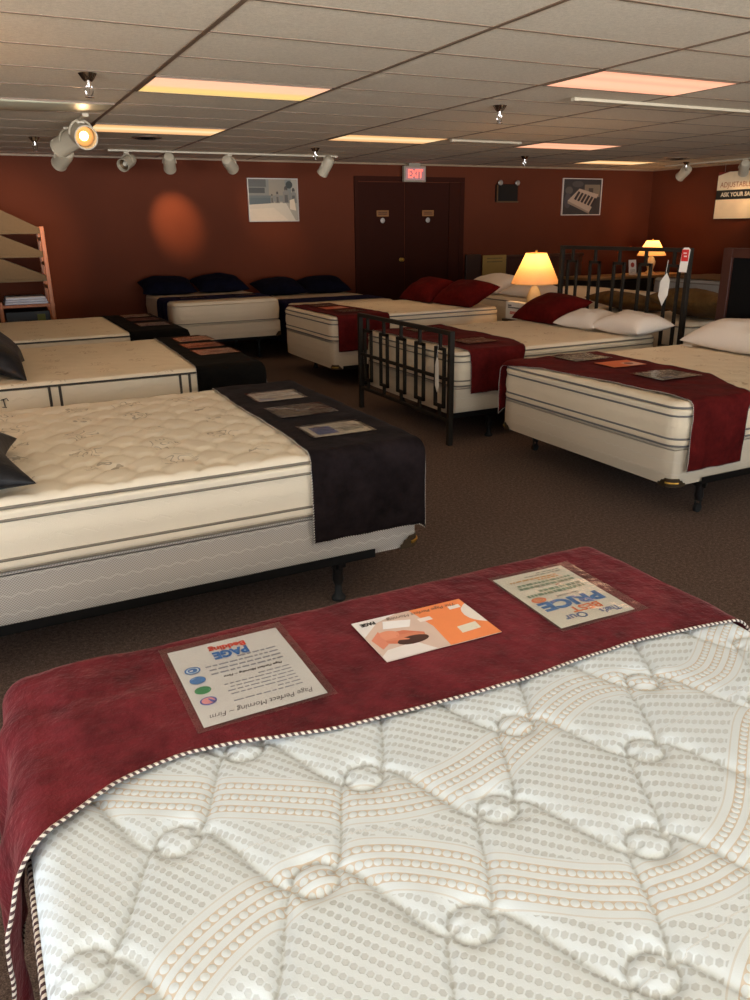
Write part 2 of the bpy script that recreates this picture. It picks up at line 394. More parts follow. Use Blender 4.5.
def mattress_shape(x0, x1, y0, y1, z0, z1, q, res=.03, rc=.10, R=.035, prof=None, edge_res=6, ysplit=None):
    def axis(a, b):
        e = [a+R*(1-math.cos(PI/2*i/edge_res)) for i in range(edge_res)]
        n = max(2, int(round((b-a-2*R)/res))); mid = [a+R+(b-a-2*R)*i/n for i in range(n+1)]
        return np.array(e+mid+[a+b-t for t in e[::-1]])
    X = axis(x0, x1); Y = axis(y0, y1)
    if ysplit is not None: Y = np.concatenate([[t for t in Y if t < y0+R], np.arange(y0+R, ysplit, .03), [t for t in Y if t > ysplit]])
    nx, ny = len(X), len(Y)
    gx, gy = np.meshgrid(X, Y, indexing='ij')
    cx, cy, hw, hl = (x0+x1)/2, (y0+y1)/2, (x1-x0)/2, (y1-y0)/2
    d = np.minimum(hw-np.abs(gx-cx), hl-np.abs(gy-cy))
    qx = np.abs(gx-cx)-(hw-rc); qy = np.abs(gy-cy)-(hl-rc)
    incorner = (qx > 0) & (qy > 0)
    L = np.sqrt(qx**2+qy**2)+1e-9; k = np.maximum(qx, qy)/L
    mx = np.where(incorner, (hw-rc+qx*k)*np.sign(gx-cx)+cx, gx); my = np.where(incorner, (hl-rc+qy*k)*np.sign(gy-cy)+cy, gy)
    dd = np.clip(d, 0, R); drop = R-np.sqrt(np.maximum(R*R-(R-dd)**2, 0))
    fade = np.clip(d/.05, 0, 1)
    z = z1-drop+q(mx, my)*fade
    verts = np.stack([mx.ravel(), my.ravel(), z.ravel()], 1)
    idx = np.arange(nx*ny).reshape(nx, ny)
    faces = np.stack([idx[:-1, :-1].ravel(), idx[1:, :-1].ravel(), idx[1:, 1:].ravel(), idx[:-1, 1:].ravel()], 1).tolist()
    loop = list(idx[:, 0])+list(idx[-1, 1:])+list(idx[-2::-1, -1])+list(idx[0, -2:0:-1])
    bp = verts[loop]; nrm = []
    for (px, py, _), li in zip(bp, loop):
        i, j = divmod(li, ny)
        ax, ay = abs(px-cx)-(hw-rc), abs(py-cy)-(hl-rc)
        if ax > -1e-6 and ay > -1e-6: v = np.array([ax*np.sign(px-cx), ay*np.sign(py-cy)])
        elif abs(abs(px-cx)-hw) < 1e-6: v = np.array([np.sign(px-cx), 0.])
        else: v = np.array([0., np.sign(py-cy)])
        nrm.append(v/np.linalg.norm(v))
    nrm = np.array(nrm)
    if prof is None: prof = [(0.0, z1-R-.02), (0.004, (z0+z1)/2), (0.0, z0+.02), (-.012, z0)]
    prev = loop; allv = [verts]; base = len(verts); n = len(loop)
    for off, zz in prof:
        ring = np.column_stack([bp[:, :2]+nrm*off, np.full(n, zz)]); allv.append(ring)
        cur = list(range(base, base+n)); base += n
        faces += [(prev[i], cur[i], cur[(i+1) % n], prev[(i+1) % n])[::-1] for i in range(n)]
        prev = cur
    faces.append(tuple(prev[::-1]))
    return np.vstack(allv), faces, bp[:, :2], nrm, nx*ny
def contour(bp, nrm, off, z, step=1):
    return [(bp[i, 0]+nrm[i, 0]*off, bp[i, 1]+nrm[i, 1]*off, z) for i in range(0, len(bp), step)]

def mattress(label, x0, x1, y0, y1, z0, z1, mat, q, res=.03, prof=None, tapes=(), group=None, R=.035, rc=.10, attrs_fn=None, mats=None, name='mattress', ysplit=None):
    v, f, bp, nrm, ntop = mattress_shape(x0, x1, y0, y1, z0, z1, q, res, rc, R, prof, ysplit=ysplit)
    at = attrs_fn(v, ntop) if attrs_fn else None
    o = mesh(name, v, f, mat, None, ((x0+x1)/2, (y0+y1)/2, z0), True, at, mats=mats,
             midx=None if not mats else [0 if max(ff) < ntop else 1 for ff in f])
    tag(o, label, 'mattress', group)
    # tapes keep world coordinates relative to the mattress object
    for z, r, off, mm, nm in tapes:
        P = contour(bp, nrm, off, z); m = MB(); m.tube(P, r, 6, True); at = None
        if mm is M['rope']:
            s = [0]
            for a, b in zip(P, P[1:]): s.append(s[-1]+math.dist(a, b))
            at = {'s': [k for k in s for _ in range(6)], 'w': [j/6 for _ in P for j in range(6)]}
        mesh(nm, m.v, m.f, mm, o, o.location, True, at).location = (0, 0, 0)
    return o, bp, nrm
def pillow_top_prof(z0, z1):
    t1, t2, b2 = z1-.030, z1-.075, z0+.045
    return [(0, t1), (.010, (t1+t2)/2), (0, t2), (.008, (t2*2+b2)/3), (.009, (t2+2*b2)/3), (0, b2), (.008, (b2+z0+.006)/2), (0, z0+.004), (-.02, z0)]
def tapes4(z0, z1, mat, r=.006):
    return [(z1-.030, r, .001, mat, 'piping'), (z1-.075, r, .001, mat, 'piping'), (z0+.045, r, .001, mat, 'piping'), (z0+.006, r, .001, mat, 'piping')]
def box_spring(label, x0, x1, y0, y1, z0, z1, mat, guards=(), group=None):
    v, f, bp, nrm, ntop = mattress_shape(x0, x1, y0, y1, z0, z1, lumpy(.001), .1, .05, .012, [(0, z1-.02), (.002, (z0+z1)/2), (0, z0+.012), (-.008, z0)])
    o = mesh('box_spring', v, f, mat, None, ((x0+x1)/2, (y0+y1)/2, z0), True)
    tag(o, label, 'box spring', group)
    for (gx, gy, w, h, mt) in guards:
        m = MB(); sx = 1 if gx > (x0+x1)/2 else -1; sy = 1 if gy > (y0+y1)/2 else -1
        # wrap-round corner guard: stepped silhouette following the rounded corner
        rc = .05; cxx, cyy = gx-sx*rc, gy-sy*rc
        P = []
        for i in range(5): P.append((gx-sx*(w-(w-rc)*i/4), gy, 0, sy, i/4))
        for i in range(1, 8):
            a = PI/2*(1-i/8); P.append((cxx+sx*rc*math.cos(a), cyy+sy*rc*math.sin(a), sx*math.cos(a), sy*math.sin(a), 1))
        for i in range(5): P.append((gx, gy-sy*(rc+(w-rc)*i/4), sx, 0, 1-i/4))
        vs = []; fs = []
        for (px, py, nx_, ny_, k) in P:
            hh = h*(.35 if k < .3 else (.7 if k < .8 else 1.0))
            for off, zz in ((.002, z0-.004), (.007, z0-.002), (.007, z0+hh-.004), (.002, z0+hh)): vs.append((px+nx_*off, py+ny_*off, zz))
            vs.append((px-nx_*.03, py-ny_*.03, z0-.004))
        for i in range(len(P)-1):
            a, b = i*5, (i+1)*5
            for j in range(3): fs.append((a+j, b+j, b+j+1, a+j+1))
            fs.append((a, a+4, b+4, b))
        m.add(vs, fs); g = mk(o, m, 'corner_guard', M['guard_brown'])
        b_ = MB(); a0 = (cxx+sx*(rc+.010)*math.cos(PI/4), cyy+sy*(rc+.010)*math.sin(PI/4))
        pts = [(cxx+sx*(rc+.008)*math.cos(a), cyy+sy*(rc+.008)*math.sin(a), z0+h*.45) for a in np.linspace(.15, PI/2-.15, 8)]
        b_.tube(pts, h*.13, 8); mk(g, b_, 'brass_bead', M['brass']) if mt else None
    return o
def bed_frame(label, x0, x1, y0, y1, z, legs, caster=False, rail_x=None, group=None, cross=True):
    o = thing('steel_bedstead', label, 'bed frame', ((x0+x1)/2, (y0+y1)/2, 0), group)
    rx0, rx1 = rail_x or (x0+.1, x1-.22)
    for yy, s in ((y0, -1), (y1, 1)):
        m = MB(); m.box((rx0, yy+s*.006, z-.004), (rx1, yy+s*.010, z+.032)); m.box((rx0, yy+s*.010, z-.006), (rx1, yy-s*.035, z-.002))
        mk(o, m, 'side_rail', M['black_steel'], False)
    for lx in sorted(set(l[0] for l in legs)):
        m = MB(); m.box((lx-.018, y0, z-.012), (lx+.018, y1, z-.008)); m.box((lx-.018, y0, z-.04), (lx-.014, y1, z-.008)); mk(o, m, 'cross_rail', M['black_steel'], False)
    for lx, ly in legs:
        m = MB(); zt = z-.012
        m.box((lx-.028, ly-.028, zt-.03), (lx+.028, ly+.028, zt), bev=.004)
        m.lathe([(.019, .075), (.026, .10), (.022, .13), (.026, zt-.03)], (lx, ly, 0), 14)
        lg = mk(o, m, 'leg', M['black_plastic'])
        k = MB()
        if caster:
            k.lathe([(.020, -.013), (.026, -.010), (.026, .010), (.020, .013)], (lx, ly, .0265), 18, M4=rotm('X', PI/2))
            k.box((lx-.006, ly-.02, .03), (lx+.006, ly-.016, .08)); k.box((lx-.006, ly+.016, .03), (lx+.006, ly+.02, .08)); k.box((lx-.01, ly-.02, .07), (lx+.01, ly+.02, .078))
            mk(lg, k, 'caster', M['rubber'])
        else:
            k.lathe([(.030, 0.0005), (.032, .012), (.018, .03), (.014, .078)], (lx, ly, 0), 16); mk(lg, k, 'foot_glide', M['rubber'])
    return o

# ------------------------------------------------------------------ runner draped across a bed
def bend(u, e, R=.04):
    over = u-(e-R)
    if over <= 0: return u, 0.0
    th = over/R
    if th < PI/2: return e-R+R*math.sin(th), -R*(1-math.cos(th))
    return e, -R-(over-R*PI/2)
def runner(label, axis, c0, c1, hang0, hang1, a_in, a_out, foot, sg, z1, mat, group=None, amp=.006, lift=.006, clear=.012, nu=90, nt=26, seed=1, rope_r=.003, wav=None, flare=.0, hangwave=.012, R=.04, ampf=None):
    """axis 'x': bed runs along x, runner spans y from c0 to c1. a_in/a_out: run coordinates of the two long edges (functions of c)"""
    zt = z1+lift
    us = np.linspace(c0-hang0, c1+hang1, nu)
    def place(u, a, extra=0):
        cm = (c0+c1)/2
        if u < cm: cc, dz = bend(2*cm-u, 2*cm-(c0-clear), R); cc = 2*cm-cc; side = -1
        else: cc, dz = bend(u, c1+clear, R); side = 1
        if sg > 0: aa, da = bend(a, foot+clear, R)
        else: aa, da = bend(2*foot-a, foot+clear, R); aa = 2*foot-aa
        n = fnoise(u*1.0, a*1.0, 4.5, seed)*.6+fnoise(u, a, 11, seed+3)*.4+abs(fnoise(u, a, 6.0, seed+9))*.5
        w = amp*max(0., n+.3)*(ampf(u, a) if ampf else 1)
        hang = min(1., max(0., -dz/.1))
        out = hang*(hangwave*(1+math.sin(a*26+seed)+.5*math.sin(a*47+seed*2))+flare*min(1, -dz/.3))
        z = zt+dz+da+w*(1-hang)+extra*(1-hang)
        cc += side*(out+w*hang+extra*hang)
        return (aa, cc, z) if axis == 'x' else (cc, aa, z)
    V = []
    for u in us:
        ai, ao = a_in(u), a_out(u)
        for j in range(nt):
            V.append(place(u, ai+(ao-ai)*j/(nt-1)))
    F = [(i*nt+j, (i+1)*nt+j, (i+1)*nt+j+1, i*nt+j+1) for i in range(nu-1) for j in range(nt-1)]
    if axis == 'x': F = [f[::-1] for f in F]
    flip = (a_out(c0) < a_in(c0))
    if flip: F = [f[::-1] for f in F]
    cen = ((foot+a_in((c0+c1)/2))/2, (c0+c1)/2, z1) if axis == 'x' else ((c0+c1)/2, (foot+a_in((c0+c1)/2))/2, z1)
    o = mesh('bed_runner', V, F, mat, None, cen, True); tag(o, label, 'bed runner', group)
    md = o.modifiers.new('cloth', 'SOLIDIFY'); md.thickness = .0035; md.offset = 1
    if rope_r:
        loop = [place(u, a_in(u), .002) for u in us]
        end1 = [place(us[-1], a_in(us[-1])+(a_out(us[-1])-a_in(us[-1]))*k/12, .002) for k in range(1, 12)]
        back = [place(u, a_out(u), .002) for u in us[::-1]]
        end0 = [place(us[0], a_out(us[0])+(a_in(us[0])-a_out(us[0]))*k/12, .002) for k in range(1, 12)]
        P = loop+end1+back+end0
        m = MB(); m.tube(P, rope_r, 8, True)
        s = [0]
        for a, b in zip(P, P[1:]): s.append(s[-1]+math.dist(a, b))
        ss = [q for q in s for _ in range(8)]; ww = [j/8 for _ in P for j in range(8)]
        r = mesh('cord_trim', m.v, m.f, M['rope'], o, o.location, True, {'s': ss, 'w': ww}); r.location = (0, 0, 0)
    return o
const = lambda v: (lambda u: v)
def interp(pts):
    xs, ys = zip(*pts)
    return lambda u: float(np.interp(u, xs, ys))
def smoothi(pts):
    f = interp(pts)
    return lambda u: sum(f(u+d) for d in (-.09, -.06, -.03, 0, .03, .06, .09))/7

# ------------------------------------------------------------------ pillows
def pillow(label, cx, cy, z, w, l, h, mat, rz=0, tilt=0, tilt_ax='Y', group=None, seed=1, name='pillow', pinch=.10, welt=None, sag=.12):
    n = 30; V = []; F = []; top = {}; 
    def shape(u, v, s):
        e = (1-abs(u)**2.6)*(1-abs(v)**2.6)
        t = h*max(0, e)**.48*(1+sag*fnoise(u*1.3+seed, v*1.3, 1.2, seed))
        px = w/2*u*(1-pinch*(1-abs(v)**1.6)*abs(u)**2) ; py = l/2*v*(1-pinch*(1-abs(u)**1.6)*abs(v)**2)
        zz = t*(.66 if s > 0 else -.34)+.012*fnoise(u*3, v*3, 1, seed+4)*e
        return Vector((px, py, zz))
    ids = {}
    for s in (1, -1):
        for i in range(n+1):
            for j in range(n+1):
                edge = i in (0, n) or j in (0, n)
                if s < 0 and edge: ids[s, i, j] = ids[1, i, j]; continue
                u = math.sin(PI/2*(2*i/n-1)); v = math.sin(PI/2*(2*j/n-1))
                ids[s, i, j] = len(V); V.append(shape(u, v, s))
    for s in (1, -1):
        for i in range(n):
            for j in range(n):
                q = (ids[s, i, j], ids[s, i+1, j], ids[s, i+1, j+1], ids[s, i, j+1]); F.append(q if s > 0 else q[::-1])
    Mx = rotm('Z', rz) @ rotm(tilt_ax, tilt)
    W = [Mx @ v for v in V]; zmin = min(v.z for v in W)
    W = [(v.x+cx, v.y+cy, v.z-zmin+z) for v in W]
    o = mesh(name, W, F, mat, None, (cx, cy, z), True); tag(o, label, 'pillow', group)
    if welt:
        k = [ids[1, i, 0] for i in range(n)]+[ids[1, n, j] for j in range(n)]+[ids[1, i, n] for i in range(n, 0, -1)]+[ids[1, 0, j] for j in range(n, 0, -1)]
        m = MB(); m.tube([W[a] for a in k], .004, 6, True); mk(o, m, 'welt', welt)
    return o

# ------------------------------------------------------------------ flat prints (papers, signs, posters)
def text_geo(s, size, shear=0, bold=0, align='CENTER'):
    cu = bpy.data.curves.new('t', 'FONT'); cu.body = s; cu.size = size; cu.shear = shear; cu.offset = bold; cu.align_x = align; cu.align_y = 'CENTER'
    cu.resolution_u = 3; ob = bpy.data.objects.new('t', cu); C.objects.link(ob)
    bpy.context.view_layer.update(); dg = bpy.context.evaluated_depsgraph_get()
    me = bpy.data.meshes.new_from_object(ob.evaluated_get(dg))
    vs = [(v.co.x, v.co.y) for v in me.vertices]; fs = [tuple(p.vertices) for p in me.polygons]
    bpy.data.objects.remove(ob); bpy.data.curves.remove(cu); bpy.data.meshes.remove(me)
    return vs, fs
class Print:
    """layers of ink on one sheet; local coordinates u right, v up, centred"""
    def __init__(s, w, h, mat): s.w, s.h = w, h; s.L = []; s.mats = [mat]; s.z = 0
    def mi(s, m):
        if m not in s.mats: s.mats.append(m)
        return s.mats.index(m)
    def poly(s, pts, m): s.z += 1; s.L.append(([(x, y) for x, y in pts], [tuple(range(len(pts)))], s.mi(m), s.z)); return s
    def rect(s, x0, y0, x1, y1, m): return s.poly([(x0, y0), (x1, y0), (x1, y1), (x0, y1)], m)
    def ell(s, x, y, rx, ry, m, n=20): return s.poly([(x+rx*math.cos(2*PI*i/n), y+ry*math.sin(2*PI*i/n)) for i in range(n)], m)
    def text(s, t, x, y, size, m, shear=0, bold=0, fit=None, align='CENTER'):
        vs, fs = text_geo(t, size, shear, bold, align)
        if not vs: return s
        if fit:
            w = max(v[0] for v in vs)-min(v[0] for v in vs); k = fit/w; vs = [(a*k, b) for a, b in vs]
        s.z += 1; s.L.append(([(a+x, b+y) for a, b in vs], fs, s.mi(m), s.z)); return s
    def lines(s, x0, x1, y0, y1, n, m, rnd=.2, th=.35):
        for i in range(n):
            y = y0+(y1-y0)*i/max(1, n-1); x = x0
            t = abs(y1-y0)/max(1, n-1)*th
            while x < x1-.004:
                w = random.uniform(.006, .02); e = min(x1, x+w); s.poly([(x, y-t/2), (e, y-t/2), (e, y+t/2), (x, y+t/2)], m); s.z -= 1; x = e+.003
                if random.random() < .04: break
        s.z += 1; return s
    def build(s, name, o, ux, uy, thick=.0006, parent=None, dz=.00025, warp=None, K=1.0):
        ux, uy = Vector(ux).normalized(), Vector(uy).normalized(); nn = ux.cross(uy); o = Vector(o)
        P = lambda u, v, k: o+ux*u*K+uy*v*K+nn*(k+(warp(u, v) if warp else 0))
        m = MB(); w, h = s.w/2, s.h/2
        nu, nv = (12, 12) if warp else (1, 1)
        for k, rev in ((0.0, True), (thick, False)):
            vs = [P(-w+2*w*i/nu, -h+2*h*j/nv, k) for i in range(nu+1) for j in range(nv+1)]
            fs = [(i*(nv+1)+j, (i+1)*(nv+1)+j, (i+1)*(nv+1)+j+1, i*(nv+1)+j+1) for i in range(nu) for j in range(nv)]
            m.add(vs, [f[::-1] for f in fs] if rev else fs, 0)
        for pts, fs, mi, z in s.L: m.add([P(u, v, thick+dz*(z if not warp else min(z, 6)+1)) for u, v in pts], fs, mi)
        ob = mesh(name, m.v, m.f, None, parent, o if parent is None else wl(parent), False, mats=s.mats, midx=m.mi)
        if parent is not None: ob.location = (0, 0, 0)
        return ob
# ================================================================== THE ROOM
YW, XR, XL, YF, H = 11.065, 11.09, -3.2, -3.6, 2.44
def slab(name, a, b, mat, kind=True):
    m = MB(); m.box(a, b); o = m.build(name, mat, None, ((a[0]+b[0])/2, (a[1]+b[1])/2, (a[2]+b[2])/2))
    return struct(o)
slab('floor', (XL-.2, YF-.2, -.1), (XR+.2, YW+.2, 0), M['carpet'])
slab('ceiling', (XL-.2, YF-.2, H), (XR+.2, YW+.2, H+.1), M['ceiling'])
slab('wall_back', (XL-.2, YW, 0), (XR+.2, YW+.15, H), M['wall'])
slab('wall_right', (XR, YF, 0), (XR+.15, YW, H), M['wall'])
# shop front behind the photographer: wide openings
m = MB()
m.box((XL-.15, YF-.15, 0), (XR, YF, .5)); m.box((XL-.15, YF-.15, 2.25), (XR, YF, H))
for x in (XL-.15, .2, 3.4, 6.6): m.box((x, YF-.15, .5), (x+.2, YF, 2.25))
m.box((6.8, YF-.15, .5), (XR, YF, 2.25))
struct(m.build('wall_front', M['wall'], None, (3, YF, 1.2)))
m = MB(); m.box((XL-.15, YF, 0), (XL, YW, .5)); m.box((XL-.15, YF, 2.25), (XL, YW, H)); m.box((XL-.15, 1.6, .5), (XL, YW, 2.25)); m.box((XL-.15, -1.2, .5), (XL, -1.0, 2.25))
struct(m.build('wall_left', M['wall'], None, (XL, 3, 1.2)))
# slab('ground', (-40, -40, -.25), (40, YF-.3, -.12), simple('grey_pavement', srgb(120, 118, 114), .9)) 
# suspended ceiling grid: 4 ft by 2 ft
GX, GY = 1.190, 5.325
m = MB(); w = .0125
i = math.ceil((XL-GX)/1.2192)
while GX+i*1.2192 < XR: x = GX+i*1.2192; m.box((x-w, YF, H-.004), (x+w, YW, H+.002)); i += 1
j = math.ceil((YF-GY)/.6096)
while GY+j*.6096 < YW: y = GY+j*.6096; m.box((XL, y-.008, H-.003), (XR, y+.008, H+.002)); j += 1
struct(m.build('trim_1', M['tbar'], None, (4, 4, H)))
m = MB(); m.box((XL, YW-.022, H-.022), (XR, YW, H)); m.box((XR-.022, YF, H-.022), (XR, YW-.022, H)); struct(m.build('trim_2', simple('wall_angle', srgb(150, 126, 98), .5), None, (4, YW, H)))
slab('baseboard_back', (XL, YW-.012, 0), (5.25, YW, .1), M['door_trim']); slab('baseboard_right', (XR-.012, YF, 0), (XR, YW, .1), M['door_trim'])

# double door with dark frame
m = MB(); m.box((5.24, YW-.03, 0), (5.30, YW, 2.189)); m.box((7.06, YW-.03, 0), (7.14, YW, 2.189)); m.box((5.24, YW-.03, 2.19), (7.14, YW-.001, 2.26)); m.box((6.87, YW-.02, 0), (7.06, YW, 2.185))
struct(m.build('trim_3', M['door_trim'], None, (6.2, YW, 1.1)))
def door(name, x0, x1, knob):
    m = MB(); m.box((x0+.006, YW-.012, .01), (x1-.006, YW+.01, 2.18), bev=.003)
    o = struct(m.build(name, M['door'], None, (x0, YW, 0)))
    cx = (x0+x1)/2
    p = Print(.20, .085, ink(150, 100, 50)); p.rect(-.09, -.032, .09, .032, ink(126, 80, 40)); p.lines(-.07, .07, -.012, .012, 2, ink(70, 40, 20), th=.5)
    q = p.build('name_plate', (cx+.01, YW-.018, 1.745), (1, 0, 0), (0, 0, 1), .004, o)
    m = MB(); m.lathe([(.035, 0), (.038, .006), (.03, .012), (0.004, .014)], (cx+.01, YW-.012, 1.645), 20, M4=rotm('X', PI/2)); mk(o, m, 'round_badge', simple('grey_badge', srgb(170, 160, 150), .4))
    if knob:
        m = MB(); m.lathe([(.030, 0), (.030, .006), (.012, .012), (.012, .035), (.026, .045), (.03, .058), (.022, .07), (.002, .074)], (x1-.07, YW-.012, 1.075), 18, M4=rotm('X', PI/2)); mk(o, m, 'door_handle', M['brass'])
    return o
door('door_1', 5.30, 6.085, True); door('door_2', 6.085, 6.87, False)

# ------------------------------------------------------------------ ceiling light panels (2x4 lens in the grid)
warm = [(0, (1, .38, .20, 1)), (.22, (1, .52, .30, 1)), (.42, (1, .42, .24, 1)), (.6, (1, .54, .32, 1)), (.8, (1, .52, .30, 1)), (1, (1, .40, .22, 1))]
LENS = dict(near=mat_lens('peach_light_lens', warm, 1.02),
            yellow=mat_lens('peach_and_yellow_light_lens', [(0, (1, .54, .32, 1)), (.5, (1, .58, .32, 1)), (.62, (.95, .58, .20, 1)), (.78, (.90, .66, .16, 1)), (1, (.86, .56, .16, 1))], 1.0),
            tube=mat_lens('warm_tube_light_lens', [(0, (.85, .42, .14, 1)), (.3, (.95, .58, .24, 1)), (.5, (1, .80, .45, 1)), (.7, (.98, .58, .26, 1)), (1, (.85, .42, .15, 1))], 1.05),
            off=simple('dull_prismatic_lens', srgb(226, 222, 192), .4))
def panel(i, j, lens, label, k=1):
    x0, y0 = GX+i*1.2192, GY+j*.6096
    o = thing('ceiling_light', label, 'ceiling light', (x0+.61, y0+.305, H-.01), 'fluorescent panels in the suspended ceiling')
    m = MB(); a, b = (x0+.014, y0+.012), (x0+1.205, y0+.598)
    for p, q in (((a[0], a[1]), (b[0], a[1]+.012)), ((a[0], b[1]-.012), (b[0], b[1])), ((a[0], a[1]), (a[0]+.012, b[1])), ((b[0]-.012, a[1]), (b[0], b[1]))):
        m.box((p[0], p[1], H-.008), (q[0], q[1], H))
    mk(o, m, 'frame', M['tbar'], False)
    ld = bpy.data.lights.new('panel_lamp', 'SPOT'); ld.energy = PANELW*k; ld.color = (1, .66, .40); ld.spot_size = math.radians(165); ld.spot_blend = 1; ld.shadow_soft_size = .2
    lo = bpy.data.objects.new('panel_lamp', ld); C.objects.link(lo); lo.location = (x0+.61, y0+.305, H-.03)
    m = MB(); m.box((a[0]+.012, a[1]+.012, H-.006), (b[0]-.012, b[1]-.012, H-.001)); mk(o, m, 'lens', lens, False)
    return o
panel(2, -2, LENS['near'], 'large peach-glowing ceiling panel at upper right, nearest of the lit panels')
panel(0, 0, LENS['yellow'], 'ceiling panel glowing pink with a yellow-green lower band, upper left')
panel(0, 4, LENS['tube'], 'long thin glowing ceiling panel just right of the lit spotlight')
panel(2, 4, LENS['tube'], 'glowing ceiling panel in front of the exit sign, above the dark doors')
panel(4, 4, LENS['near'], 'glowing ceiling panel right of the middle sprinkler, above the small poster')
panel(6, 7, LENS['tube'], 'farthest glowing ceiling panel, by the right rear corner')
for a, b_, l_ in ((5, -2, 'added lit ceiling panel over the near bed of the right row, unseen'), (7, 1, 'added lit ceiling panel by the right wall, unseen')):  # extra panels out of view, added to supplement the room light
    o = panel(a, b_, LENS['near'], l_)
# sagging unlit lens
o = thing('ceiling_light', 'unlit greenish-white sagging lens panel above the lit spotlight at far left', 'ceiling light', (GX-.61, GY+2.5*.6096, H-.01))
m = MB(); n = 24; x0, x1, y0 = GX-1.2192+.02, GX-.02, GY+2*.6096+.01
vs = []
for i in range(n+1):
    for j in range(9):
        u, v = i/n, j/8; x = x0+(x1-x0)*u; y = y0+.58*v*(1-.45*u**3)
        vs.append((x, y, H-.008-.022*(1-u)*math.sin(PI*v)-.004*math.sin(u*PI)))
fs = [(i*9+j, i*9+j+1, (i+1)*9+j+1, (i+1)*9+j) for i in range(n) for j in range(8)]
m.add(vs, fs); q = mk(o, m, 'lens', LENS['off']); q.modifiers.new('s', 'SOLIDIFY').thickness = .004
m = MB(); m.box((x0, y0-.008, H-.012), (x1, y0+.004, H-.002)); mk(o, m, 'frame', M['tbar'], False)

# ------------------------------------------------------------------ spot tracks and heads
def track(label, a, b, width=.036):
    o = thing('light_track', label, 'light track', ((a[0]+b[0])/2, (a[1]+b[1])/2, H-.02))
    m = MB(); h = width/2
    if abs(a[0]-b[0]) > abs(a[1]-b[1]): m.box((a[0], a[1]-h, H-.026), (b[0], a[1]+h, H-.004), bev=.003)
    else: m.box((a[0]-h, a[1], H-.026), (a[0]+h, b[1], H-.004), bev=.003)
    mk(o, m, 'rail', M['track_white'], False)
    m = MB(); q = .024
    m.box((a[0]-q, a[1]-q, H-.03), (a[0]+q, a[1]+q, H-.004), bev=.004); mk(o, m, 'end_cap', M['track_white'], False)
    return o
track('short light track running away from camera at far left, holding three heads', (1.04, 7.15), (1.04, 9.15))
track('long light track parallel to the back wall, holding four white heads', (1.69, 10.08), (4.55, 10.08))
track('bare white light track beneath the large peach panel at upper right', (4.2, 5.03), (8.4, 5.03))
track('short bare light track beyond the panel over the doors', (4.9, 7.83), (5.8, 7.83))
track('light track running along the right wall above the sale banner', (10.42, 7.2), (10.42, 10.15))
def head(label, x, y, target, lit=True, power=14, size=1.25, group=None, drop=.11, spot=None):
    L = .175*size; r = .056*size
    d = (Vector(target)-Vector((x, y, H-drop-.03))).normalized()
    c = Vector((x, y, H-.03-drop))
    o = thing('spotlight', label, 'track spotlight', (x, y, H-.026), group)
    q = d.to_track_quat('Z', 'X').to_matrix().to_4x4()
    m = MB(); m.box((x-.03, y-.018, H-.048), (x+.03, y+.018, H-.026), bev=.004); m.tube([(x, y, H-.048), (x, y, H-.03-drop+r*1.25)], .008, 8); mk(o, m, 'stem', M['track_white'])
    # yoke: U strap round the can
    side = Vector((0, 0, 1)).cross(d).normalized(); m = MB()
    pts = [c+side*(r*1.12)*math.cos(a)+Vector((0, 0, 1))*(r*1.25)*math.sin(a) for a in np.linspace(0, PI, 11)]
    m.tube(pts, .006*size, 6); mk(o, m, 'yoke', M['track_white'])
    m = MB(); m.lathe([(r*.55, -L*.62), (r*.8, -L*.58), (r*.92, -L*.45), (r, -L*.3), (r, L*.42), (r*1.05, L*.42), (r*1.05, L*.5), (r*.93, L*.5), (r*.9, L*.25)], c, 24, M4=q, capt=False)
    mk(o, m, 'lamp_can', M['track_white'])
    m = MB(); m.lathe([(r*.12, L*.05), (r*.5, L*.16), (r*.86, L*.3)], c, 20, M4=q, capt=False); mk(o, m, 'reflector', M['frame_bronze'])
    m = MB(); m.lathe([(.002, L*.12), (r*.34, L*.14), (r*.42, L*.22), (r*.3, L*.3), (.002, L*.32)], c, 14, M4=q)
    mk(o, m, 'bulb', emis('lit_spot_bulb', (1, .62, .26, 1), 9) if lit else simple('frosted_bulb', srgb(220, 210, 190), .3))
    if lit:
        ld = bpy.data.lights.new('spot_beam', 'SPOT'); ld.energy = power; ld.color = (1, .60, .30); ld.spot_size = math.radians(spot or 44); ld.spot_blend = .9; ld.shadow_soft_size = .03
        lo = bpy.data.objects.new('spot_beam', ld); C.objects.link(lo); lo.location = c+d*(L*.52); lo.rotation_euler = d.to_track_quat('-Z', 'Y').to_euler()
    return o
g1 = 'spot heads on the track along the back wall'
head('leftmost white spot head on the back-wall track, left of the bright wall glow', 1.87, 10.08, (1.2, 9.3, 1.9), False, group=g1)
head('white spot head directly above the bright orange glow on the wall', 2.36, 10.08, (2.58, 10.99, 1.72), True, 100, group=g1, spot=42)
head('white spot head above the left edge of the framed photo', 3.10, 10.08, (3.85, YW, 1.8), True, 16, group=g1)
head('rightmost white spot head on the back-wall track, right of the framed photo', 4.38, 10.08, (3.9, YW, 1.0), True, 14, group=g1, spot=60)
g2 = 'spot heads on the short left track'
head('large lit spotlight shining at the camera, upper left', 1.04, 7.45, (1.25, 5.2, 1.75), True, 10, 1.6, g2, drop=.10, spot=80)
head('large white spot head behind the lit one, seen from its side', .98, 7.9, (-.2, 9.6, 1.6), False, 0, 1.5, g2, drop=.12)
head('lowest white spot head at far left, aimed down at the left wall area', 1.04, 8.95, (.45, 10.95, 1.45), True, 85, 1.35, g2, drop=.17, spot=62)
head('white spot head at the right rear corner, left of the banner', 10.42, 9.75, (10.6, YW, 1.5), True, 8, group='spot heads on the right-wall track')
head('greyish spot head overlapping the top of the banner', 10.42, 8.62, (11.09, 9.25, 1.75), True, 26, group='spot heads on the right-wall track', spot=56)
